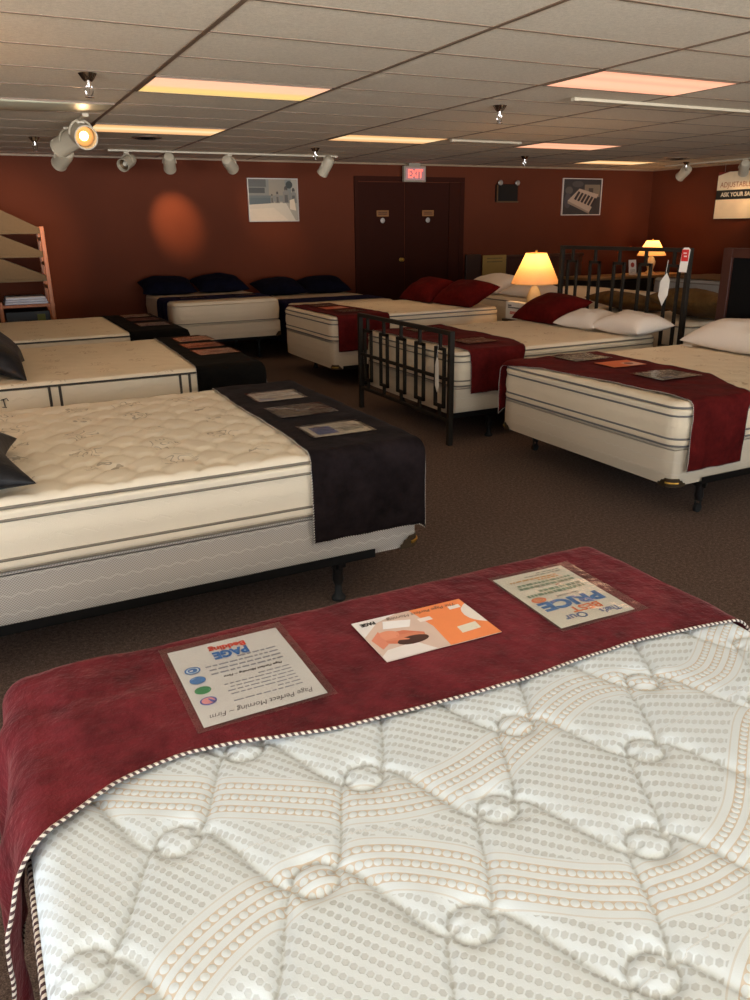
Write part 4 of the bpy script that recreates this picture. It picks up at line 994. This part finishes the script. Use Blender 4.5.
runner('wine velvet runner behind the iron footboard', 'x', 4.86, 6.36, .31, .3, smoothi([(4, 3.70), (4.8, 3.70), (5.2, 3.86), (6.4, 3.86), (7, 3.9)]), smoothi([(4, 3.24), (4.8, 3.22), (5.3, 3.2), (6.4, 3.16), (7, 3.1)]), 3.10, -1, .68, M['velvet_far'], amp=.01, lift=.003, nu=90, nt=28, rope_r=.0022, seed=10, hangwave=.004)
bed_x('cream pillow-top', 3.15, 5.15, 7.20, 8.58, .72, .48, M['cream_scroll'], None, quilt(.006, .9, .6, .012, .02), M['grey_tape'], .04, -1,
      [(3.158, 7.208, .08, .045, True)], M['box_white'], FL(3.15, 5.15, 7.20, 8.58), False, boxlab=' left of the iron footboard, right row')
runner('wine velvet runner on the third bed of the right row, left of the footboard', 'x', 7.20, 8.58, .34, .3, smoothi([(6, 3.75), (7.2, 3.78), (8.6, 3.7), (9, 3.7)]), const(3.20), 3.15, -1, .72, M['velvet_far'], amp=.008, lift=.003, nu=80, nt=26, rope_r=0, seed=11, hangwave=.005)

# ---- small sheets on the far runners
def sheet(label, cx, cy, z, w, h, rz, base, accents, slv=True, grp=None, ten=0.0):
    p = Print(w, h, base)
    for kind, *a in accents:
        if kind == 'l': p.lines(*a[:5], a[5], th=.5)
        elif kind == 'r': p.rect(*a)
        elif kind == 'e': p.ell(*a)
    ux = Vector((math.cos(rz), math.sin(rz), 0)); uy = Vector((-math.sin(rz), math.cos(rz), 0))
    o = p.build('flyer', (cx, cy, z), ux, uy, warp=warp1); tag(o, label, 'flyer', grp)
    if slv: sleeve(o, (cx, cy, z), w+.03, h+.03, ux, uy, .003)
lg = ink(170, 164, 156); bl = ink(70, 90, 150); og = ink(214, 110, 60)
std = [('l', -.10, .10, .06, -.06, 6, lg), ('r', -.11, -.09, -.02, -.05, ink(150, 150, 170))]
g = 'sheets on the front runner of the left row'
sheet('white sheet at the far end of the black-violet runner', 1.375, 3.93, .709, .25, .22, -.03, ink(216, 208, 196), std, grp=g)
sheet('dark brown photo sheet in shiny sleeve, middle of the black-violet runner', 1.365, 3.54, .709, .27, .22, .02, ink(72, 60, 48), [('r', -.1, -.07, -.02, .06, ink(96, 84, 66)), ('e', .06, .02, .03, .03, ink(110, 98, 80))], grp=g)
sheet('white sheet with blue picture nearest the camera on the black-violet runner', 1.36, 3.11, .709, .27, .20, -.02, ink(214, 206, 190), [('r', -.11, -.07, -.01, .06, bl), ('e', -.05, -.02, .025, .03, ink(190, 110, 90)), ('r', .02, -.06, .12, .0, ink(150, 150, 140)), ('l', .02, .12, .07, .03, 3, lg)], grp=g)
g = 'sheets on the middle runner of the left row'
sheet('white sheet farthest back on the middle black runner of the left row', 1.56, 6.42, .714, .27, .26, 0, ink(206, 180, 150), std, grp=g)
sheet('brownish sheet halfway along the middle black runner of the left row', 1.53, 6.02, .714, .27, .24, 0, ink(160, 110, 80), [('r', -.1, -.08, .1, .0, ink(120, 70, 50)), ('l', -.1, .1, .09, .04, 2, ink(216, 190, 160))], grp=g)
sheet('pinkish white sheet nearest on the middle black runner of the left row', 1.53, 5.65, .714, .28, .25, 0, ink(206, 170, 150), [('e', 0, 0, .05, .04, ink(180, 120, 110))]+std[:1], grp=g)
g = 'sheets on the far runner of the left row'
sheet('white sheet farthest back on the far black runner of the left row', 1.50, 8.55, .714, .27, .26, 0, ink(196, 180, 156), std, grp=g)
sheet('dark sheet halfway along the far black runner of the left row', 1.50, 8.15, .714, .27, .25, 0, ink(60, 40, 36), [('r', -.1, -.08, .1, .0, ink(80, 56, 46))], grp=g)
sheet('bluish white sheet nearest on the far black runner of the left row', 1.50, 7.68, .714, .27, .27, 0, ink(186, 180, 176), [('r', -.1, -.08, .1, -.02, ink(140, 130, 150))]+std[:1], grp=g)
g = 'sheets on the front runner of the right row'
sheet('grey-white sheet farthest back on the front runner of the right row', 3.72, 4.22, .684, .30, .24, .0, ink(176, 166, 150), std, grp=g)
sheet('orange flyer between two white sheets on the front runner of the right row', 3.76, 3.88, .684, .27, .20, -.05, ink(222, 110, 62), [('r', .01, -.09, .12, .02, ink(214, 170, 150)), ('e', .05, -.02, .03, .03, ink(130, 60, 50))], grp=g, slv=False)
sheet('grey-white sheet nearest the camera on the front runner of the right row', 3.70, 3.43, .686, .30, .24, .0, ink(176, 166, 152), std, grp=g)
g = 'sheets on the runner behind the iron footboard'
sheet('pale sheet at the near end of the runner behind the iron footboard', 3.50, 5.22, .70, .28, .25, 0, ink(170, 130, 110), std[:1], grp=g)
sheet('small pale sheet at the far end of the runner behind the iron footboard', 3.52, 6.02, .70, .28, .24, 0, ink(170, 140, 120), std[:1], grp=g)
g = 'sheets on the third runner of the right row'
sheet('whitish sheet farthest back on the third runner of the right row', 3.50, 8.28, .738, .27, .24, 0, ink(140, 110, 96), std[:1], grp=g)
sheet('orange-red flyer in the middle of the third runner of the right row', 3.48, 7.92, .738, .27, .24, 0, ink(190, 90, 60), [('r', 0, -.08, .1, .04, ink(200, 150, 120))], grp=g, slv=False)
sheet('dull brown sheet nearest on the third runner of the right row', 3.50, 7.56, .738, .27, .26, 0, ink(120, 84, 68), std[:1], grp=g)
g = 'sheets on the navy runner'
sheet('small white sheet at the left end of the navy runner', 2.42, 9.86, .764, .30, .24, 0, ink(150, 130, 120), std[:1], grp=g)
sheet('small pale sheet at the right end of the navy runner', 3.10, 9.88, .764, .26, .2, 0, ink(110, 100, 96), std[:1], grp=g)
# ------------------------------------------------------------------ pillows
pillow('black satin pillow with pointed corners on the front bed of the left row', -.30, 3.13, .691, .78, .70, .20, M['pillow_black'], rz=.03, tilt=.07, pinch=.19, seed=31)
pillow('black satin pillow on the middle bed of the left row', -.01, 5.60, .70, .60, .84, .22, M['pillow_black'], rz=-.05, tilt=.55, pinch=.22, seed=33)
pillow('wine red pillow on the bed behind the iron footboard', 4.93, 6.06, .675, .44, .70, .19, M['pillow_red'], rz=.0, tilt=-.42, seed=41)
gw = 'white pillows by the iron headboard'
pillow('white pillow under the iron headboard, left one', 4.90, 5.49, .675, .40, .50, .15, M['pillow_white'], rz=.05, tilt=-.12, group=gw, seed=42)
pillow('white pillow under the iron headboard, right one', 4.92, 4.99, .675, .40, .58, .17, M['pillow_white'], rz=-.04, tilt=-.10, group=gw, seed=43)
gr = 'wine red pillows on the third bed of the right row'
pillow('left wine red pillow on the third bed of the right row, by the dark doors', 4.86, 8.25, .715, .44, .72, .20, M['pillow_red'], rz=.0, tilt=-.45, group=gr, seed=44)
pillow('right wine red pillow on the third bed of the right row, by the lamp', 4.92, 7.54, .715, .44, .74, .21, M['pillow_red'], rz=.05, tilt=-.45, group=gr, seed=45)
o = pillow('large white pillow with a beige tag at the right edge, before the brown headboard', 5.0, 3.93, .66, .44, .84, .20, M['pillow_white'], rz=-.06, tilt=-.18, seed=46, pinch=.08)
m = MB(); m.box((4.86, 4.31, .672), (4.89, 4.37, .675)); m.box((4.80, 4.25, .672), (4.83, 4.32, .675)); mk(o, m, 'care_tag', M['card_white'], False)

# ------------------------------------------------------------------ iron bed ends
def bed_end(label, x, y0, y1, ztop, zf_top, zf_bot, zmid, zlow, n, foot=True):
    o = thing('iron_footboard' if foot else 'iron_headboard', label, 'footboard' if foot else 'headboard', (x, (y0+y1)/2, 0))
    r = .016; 
    for y in (y0, y1):
        m = MB(); m.box((x-.019, y-.019, 0), (x+.019, y+.019, ztop), bev=.003); p = mk(o, m, 'post', M['iron'], False)
    m = MB(); m.box((x-.017, y0, ztop-.032), (x+.017, y1, ztop), bev=.003); mk(o, m, 'top_rail', M['iron'], False)
    m = MB(); m.box((x-.013, y0, zlow-.026), (x+.013, y1, zlow), bev=.003); mk(o, m, 'bottom_rail', M['iron'], False)
    if zmid:
        m = MB(); m.box((x-.009, y0, zmid-.012), (x+.009, y1, zmid+.012)); mk(o, m, 'middle_rail', M['iron'], False)
    L = y1-y0; pt = L/n
    for k in range(n):
        c = y0+pt*(k+.5); hw = pt*.235; m = MB(); b = .011
        m.box((x-b, c-b, zf_top), (x+b, c+b, ztop-.03)); m.box((x-b, c-hw, zf_top-2*b), (x+b, c+hw, zf_top)); m.box((x-b, c-hw, zf_bot), (x+b, c-hw+2*b, zf_top)); m.box((x-b, c+hw-2*b, zf_bot), (x+b, c+hw, zf_top))
        m.box((x-b, c-hw, zf_bot), (x+b, c+hw, zf_bot+2*b)); m.box((x-b, c-b, zlow), (x+b, c+b, zf_bot+b))
        mk(o, m, 'rectangular_loop', M['iron'], False)
    return o
bed_end('dark iron footboard of rectangular loops standing on the carpet', 3.035, 4.82, 6.33, .845, .715, .265, .49, .20, 5)
bed_end('dark iron headboard with rectangular loops behind the white pillows', 5.19, 4.70, 6.26, 1.365, 1.235, .56, None, .50, 5, False)
# tags
def hang_tag(label, pts, x, mat, string=None, text=None):
    m = MB(); n = len(pts); m.add([(x, y, z) for y, z in pts]+[(x+.002, y, z) for y, z in pts], [tuple(range(n)), tuple(range(n, 2*n))[::-1]]+[(i, (i+1) % n, (i+1) % n+n, i+n) for i in range(n)][::-1])
    cy = sum(p[0] for p in pts)/n; cz = sum(p[1] for p in pts)/n
    o = m.build('price_tag', mat, None, (x, cy, cz)); tag(o, label, 'tag')
    if string: s = MB(); s.tube([(x+.001, string[0], string[1]), (x+.012, string[0], string[1]+string[2])], .0015, 5); mk(o, s, 'string', M['card_white'])
    return o
hang_tag('white hexagonal tag on a string hanging from the iron headboard', [(4.90, 1.17), (4.86, 1.11), (4.87, .99), (4.92, .90), (4.97, .98), (4.96, 1.10)], 5.168, M['card_white'], (4.91, 1.17, .10))
hang_tag('narrow white tag hanging in the iron footboard', [(4.975, .65), (4.95, .60), (4.945, .43), (4.97, .38), (5.0, .43), (5.0, .58)], 3.010, M['card_white'], (4.975, .65, .08))
o = hang_tag('red and white price tag on the right end of the headboard top rail', [(4.68, 1.355), (4.70, 1.37), (4.74, 1.37), (4.76, 1.355), (4.775, 1.18), (4.695, 1.18)], 5.165, M['card_white'])
p = Print(.07, .09, ink(206, 44, 40)); p.rect(-.018, .012, .016, .022, ink(240, 220, 214)); p.rect(-.01, -.012, .02, -.002, ink(240, 220, 214)); p.build('red_print', (5.1635, 4.725, 1.31), (0, -1, 0), (0, 0, 1), .0006, o)

# brown headboard with black padded panel
o = thing('headboard', 'brown wooden headboard with a black panel at the right picture edge', 'headboard', (5.27, 3.6, 0))
for y in (2.70, 4.34): m = MB(); m.box((5.24, y, 0), (5.30, y+.085, 1.37), bev=.004); mk(o, m, 'post', M['oak_dark'], False)
m = MB(); m.box((5.24, 2.785, 1.30), (5.30, 4.34, 1.37), bev=.004); mk(o, m, 'top_rail', M['oak_dark'], False)
m = MB(); m.box((5.262, 2.785, .45), (5.285, 4.34, 1.30)); mk(o, m, 'panel', simple('black_woven_panel', srgb(12, 10, 9), .9, nscale=60, bump=.3, bscale=120, spec=.1), False)

# ------------------------------------------------------------------ nightstands and lamps
def nightstand(label, x0, x1, y0, y1, z, front='-x', group='nightstands'):
    o = thing('nightstand', label, 'nightstand', ((x0+x1)/2, (y0+y1)/2, 0), group)
    m = MB(); m.box((x0+.02, y0+.02, .10), (x1-.02, y1-.02, z-.025), bev=.004); mk(o, m, 'cabinet', M['nightstand'], False)
    m = MB(); m.box((x0, y0, z-.025), (x1, y1, z), bev=.006); mk(o, m, 'top', M['nightstand'], False)
    for k in range(2):
        a = .14+k*(z-.19)/2; m = MB(); m.box((x0+.004, y0+.04, a), (x0+.02, y1-.04, a+(z-.19)/2-.02), bev=.004); d = mk(o, m, 'drawer', M['nightstand'], False)
        m = MB(); m.lathe([(.006, 0), (.012, .012), (.014, .02), (.002, .024)], (x0+.004, (y0+y1)/2, a+(z-.19)/4-.01), 12, M4=rotm('Y', -PI/2)); mk(d, m, 'knob', M['brass'])
    for x in (x0+.03, x1-.07):
        for y in (y0+.03, y1-.07): m = MB(); m.box((x, y, 0), (x+.04, y+.04, .10)); mk(o, m, 'leg', M['nightstand'], False)
    return o
def lamp(label, x, y, z0, zs, zt, rb, rt, power):
    o = thing('table_lamp', label, 'table lamp', (x, y, z0), 'table lamps with cream shades')
    h = zs-z0+.06
    m = MB(); m.lathe([(.085, 0), (.088, .012), (.07, .03), (.045, .05), (.05, .07), (.075, h*.45), (.078, h*.55), (.05, h*.72), (.026, h*.8), (.036, h*.86), (.02, h*.92), (.014, h)], (x, y, z0), 28); mk(o, m, 'base', M['cream_ceramic'])
    m = MB(); m.lathe([(rb, zs), (rb*.985, zs+.012), (rt, zt)], (x, y, 0), 40, capb=False, capt=False); mk(o, m, 'lamp_shade', M['shade'])
    m = MB()
    for r, z in ((rb, zs), (rt, zt)): m.tube([(x+r*math.cos(a), y+r*math.sin(a), z) for a in np.linspace(0, 2*PI, 36, endpoint=False)], .004, 6, True)
    mk(o, m, 'shade_trim', simple('shade_braid', srgb(196, 150, 90), .7))
    m = MB(); m.tube([(x, y, z0+h), (x, y, zt+.02)], .004, 6); m.tube([(x-rt, y, zt-.005), (x+rt, y, zt-.005)], .0025, 5); m.lathe([(.004, 0), (.011, .008), (.012, .016), (.004, .026)], (x, y, zt+.005), 12); mk(o, m, 'finial', M['brass'])
    zb = zs+(zt-zs)*.35
    m = MB(); m.lathe([(.012, -.05), (.014, -.03), (.028, .0), (.03, .02), (.018, .045), (.002, .052)], (x, y, zb), 16); bl_ = mk(o, m, 'bulb', emis('warm_light_bulb', (1, .58, .22, 1), 3)); bl_.visible_shadow = True
    ld = bpy.data.lights.new('lamp_light', 'POINT'); ld.energy = power; ld.color = (1, .56, .24); ld.shadow_soft_size = .035
    lo = bpy.data.objects.new('lamp_light', ld); C.objects.link(lo); lo.location = (x, y, zb+.10)
    return o
nightstand('dark nightstand carrying the large glowing lamp between two beds of the right row', 5.02, 5.46, 6.46, 6.98, .62)
lamp('large glowing cream table lamp left of the iron headboard', 5.22, 6.70, .622, .985, 1.285, .245, .105, 7.5)
o = thing('brochure_box', 'small white box with red and black print in front of the large lamp', 'box', (5.07, 6.80, .622))
m = MB(); m.box((5.04, 6.58, .622), (5.12, 6.94, .80), bev=.004); mk(o, m, 'carton', M['card_white'], False)
p = Print(.34, .165, M['card_white']); p.lines(-.14, .15, .05, .03, 2, ink(60, 50, 50), th=.7); p.lines(-.10, .12, -.015, -.03, 2, ink(200, 70, 50), th=.9)
p.build('print', (5.0395, 6.76, .712), (0, -1, 0), (0, 0, 1), .0006, o)
# console in the rear right corner with second lamp
o = thing('console_table', 'dark low console with a tan top in the rear right corner under the small lamp', 'console table', (9.9, 10.3, 0))
m = MB(); m.box((8.85, 9.98, .12), (10.95, 10.55, .70), bev=.006); mk(o, m, 'cabinet', simple('near_black_wood', srgb(24, 18, 14), .5), False)
m = MB(); m.box((8.80, 9.94, .70), (11.0, 10.58, .745), bev=.006); mk(o, m, 'top', simple('tan_table_top', srgb(150, 112, 70), .5), False)
for x in (8.9, 10.85):
    for y in (10.0, 10.48): m = MB(); m.box((x, y, 0), (x+.05, y+.05, .12)); mk(o, m, 'leg', M['nightstand'], False)
for k in range(3):
    m = MB(); m.box((8.95+k*.66, 9.965, .18), (9.55+k*.66, 9.98, .66), bev=.003); d = mk(o, m, 'door', simple('near_black_wood_door', srgb(28, 21, 16), .5), False)
    m = MB(); m.lathe([(.006, 0), (.013, .012), (.002, .02)], (9.5+k*.66, 9.965, .42), 10, M4=rotm('X', PI/2)); mk(d, m, 'knob', M['brass'])
lamp('small glowing table lamp in the rear right corner, seen through the headboard', 10.42, 10.26, .747, 1.04, 1.28, .235, .10, 12)
m = MB(); p = Print(.16, .24, M['card_white']); p.ell(0, .04, .04, .04, ink(170, 60, 40)); p.lines(-.05, .05, -.04, -.08, 3, ink(150, 140, 130), th=.5)
o = p.build('counter_card', (9.82, 10.06, .872), (1, 0, 0), (0, .16, 1), .004); tag(o, 'small white card with a reddish mark standing beside the small corner lamp', 'card')
# off-frame lamp between the left-row beds
nightstand('dark nightstand between the front and middle beds of the left row', -.78, -.34, 4.52, 4.96, .62)
lamp('table lamp between the front and middle beds of the left row', -.56, 4.74, .622, .98, 1.28, .23, .10, 26)

# ------------------------------------------------------------------ second row, beyond the headboards
def far_bed(lab, lab2, x0, x1, y0, y1, z, split, mat, guards=()):
    mattress(lab.format('mattress'), x0, x1, y0, y1, split, z, mat, quilt(.004, 1.2, .55, .015), .06, [(0, z-.05), (.006, (z+split)/2), (0, split+.02), (-.01, split)], [(z-.045, .005, .001, M['taupe_tape'], 'piping')], gr_m, R=.04)
    box_spring(lab.format('bed with its box spring').replace('bed with its box spring', 'box spring'), x0+.008, x1-.008, y0+.008, y1-.008, .2, split-.002, M['box_white'], (), gr_b)
    bed_frame(lab2, x0, x1, y0, y1, .2, FL(x0, x1, y0, y1), False, None, gr_f)
far_bed('bare white {} beyond the third right-row bed, left of the lamp', 'black frame under the bare white bed left of the lamp', 5.56, 7.46, 7.12, 8.60, .77, .48, M['cream_plain'])
far_bed('bare cream {} seen through the iron headboard', 'black frame of the bare cream bed beyond the iron headboard', 5.50, 7.46, 4.90, 6.42, .74, .46, M['cream_plain'])
far_bed('pale grey {} by the right wall, nearest the rear corner', 'black frame of the grey bed nearest the rear right corner', 9.05, 11.02, 7.25, 8.85, .80, .48, simple('grey_blue_mattress', srgb(176, 178, 176), .8))
far_bed('pale grey {} by the right wall, second from the rear corner', 'black frame of the grey bed second from the rear right corner', 9.05, 11.02, 5.10, 6.60, .80, .48, simple('grey_mattress', srgb(170, 168, 162), .8))
pillow('white pillow behind the two wine red pillows, beyond the third bed', 5.78, 8.24, .765, .46, .74, .18, M['pillow_white'], tilt=-.3, seed=51)
pillow('second white pillow beyond the third bed, nearer the large lamp', 5.80, 7.48, .765, .46, .72, .14, M['pillow_white'], tilt=-.1, seed=52)
pillow('brown pillow behind the right end of the iron headboard', 5.78, 5.10, .735, .46, .76, .22, M['pillow_brown'], rz=.05, tilt=.35, seed=53)
pillow('brown pillow behind the centre of the iron headboard', 5.78, 5.95, .735, .46, .76, .16, M['pillow_brown'], rz=-.05, tilt=.2, seed=54)
pillow('brown pillow on the farthest grey bed by the right wall', 10.72, 8.35, .835, .46, .74, .24, M['pillow_brown'], tilt=-.5, seed=55)
pillow('second brown pillow on the farthest grey bed by the right wall', 10.72, 7.62, .835, .46, .72, .24, M['pillow_brown'], tilt=-.5, seed=56)
pillow('brown pillow on the second grey bed by the right wall', 10.72, 5.8, .835, .46, .74, .24, M['pillow_brown'], tilt=-.5, seed=57)
runner('tan blanket over the farthest grey bed by the right wall', 'x', 7.25, 8.85, .10, .10, const(10.3), const(9.10), 9.05, -1, .80, M['blanket_tan'], amp=.012, lift=.003, nu=60, nt=30, rope_r=0, seed=12)
runner('tan blanket over the second grey bed by the right wall', 'x', 5.10, 6.60, .10, .10, const(10.3), const(9.10), 9.05, -1, .80, M['blanket_tan'], amp=.012, lift=.003, nu=60, nt=30, rope_r=0, seed=13)
o = thing('bed_rail', 'thin black bent metal rail beyond the brown pillow, before the grey bed', 'rail', (7.62, 5.9, 0))
m = MB(); m.tube([(7.62, 6.50, .0), (7.62, 6.50, .70), (7.62, 6.47, .745), (7.62, 6.42, .76), (7.62, 5.10, .76), (7.62, 5.05, .745), (7.62, 5.02, .70), (7.62, 5.02, 0)], .012, 8); mk(o, m, 'hoop', M['black_steel'])
m = MB(); m.tube([(7.62, 6.50, .35), (7.62, 5.02, .35)], .009, 8); mk(o, m, 'cross_bar', M['black_steel'])

# ------------------------------------------------------------------ daylight through the shop front
wd = bpy.data.worlds.new('world'); sc.world = wd; wd.use_nodes = True; nt = wd.node_tree; bg = nt.nodes['Background']
tc = nt.nodes.new('ShaderNodeTexCoord'); sp = nt.nodes.new('ShaderNodeSeparateXYZ'); nt.links.new(tc.outputs['Generated'], sp.inputs[0])
cr = nt.nodes.new('ShaderNodeValToRGB'); nt.links.new(sp.outputs[2], cr.inputs[0]); e = cr.color_ramp.elements
e[0].position = 0.0; e[0].color = (0, 0, 0, 1); e[1].position = .02; e[1].color = (1, 1, 1, 1)
mxw = nt.nodes.new('ShaderNodeMixShader'); bg2 = nt.nodes.new('ShaderNodeBackground'); nt.links.new(cr.outputs[0], mxw.inputs[0])
bg.inputs[0].default_value = (.74, .88, 1.0, 1); bg.inputs[1].default_value = SKY
bg2.inputs[0].default_value = (.94, .97, 1.0, 1); bg2.inputs[1].default_value = GROUND_FILL     # glow added from below the horizon to brighten the ceiling
nt.links.new(bg2.outputs[0], mxw.inputs[1]); nt.links.new(bg.outputs[0], mxw.inputs[2]); nt.links.new(mxw.outputs[0], nt.nodes['World Output'].inputs[0])
for (cx, cy, w, rot) in ((-1.4, YF-.16, 3.0, (PI/2, 0, 0)), (1.9, YF-.16, 2.9, (PI/2, 0, 0)), (5.1, YF-.16, 2.9, (PI/2, 0, 0)), (XL-.16, .35, 2.5, (PI/2, 0, -PI/2)), (XL-.16, -2.35, 2.3, (PI/2, 0, -PI/2))):
    ld = bpy.data.lights.new('portal', 'AREA'); ld.shape = 'RECTANGLE'; ld.size = w; ld.size_y = 1.75; ld.cycles.is_portal = True
    lo = bpy.data.objects.new('portal', ld); C.objects.link(lo); lo.location = (cx, cy, 1.375); lo.rotation_euler = rot
vs = sc.view_settings; vs.view_transform = 'Standard'; vs.look = 'None'; vs.gamma = 1; vs.use_curve_mapping = False; vs.exposure = EXPO
sc.cycles.use_denoising = True; sc.cycles.max_bounces = 7; sc.cycles.diffuse_bounces = 5; sc.cycles.transparent_max_bounces = 8
sc.cycles.sample_clamp_indirect = 4; sc.cycles.caustics_reflective = False; sc.cycles.caustics_refractive = False
try: sc.cycles.denoiser = 'OPENIMAGEDENOISE'
except Exception: pass
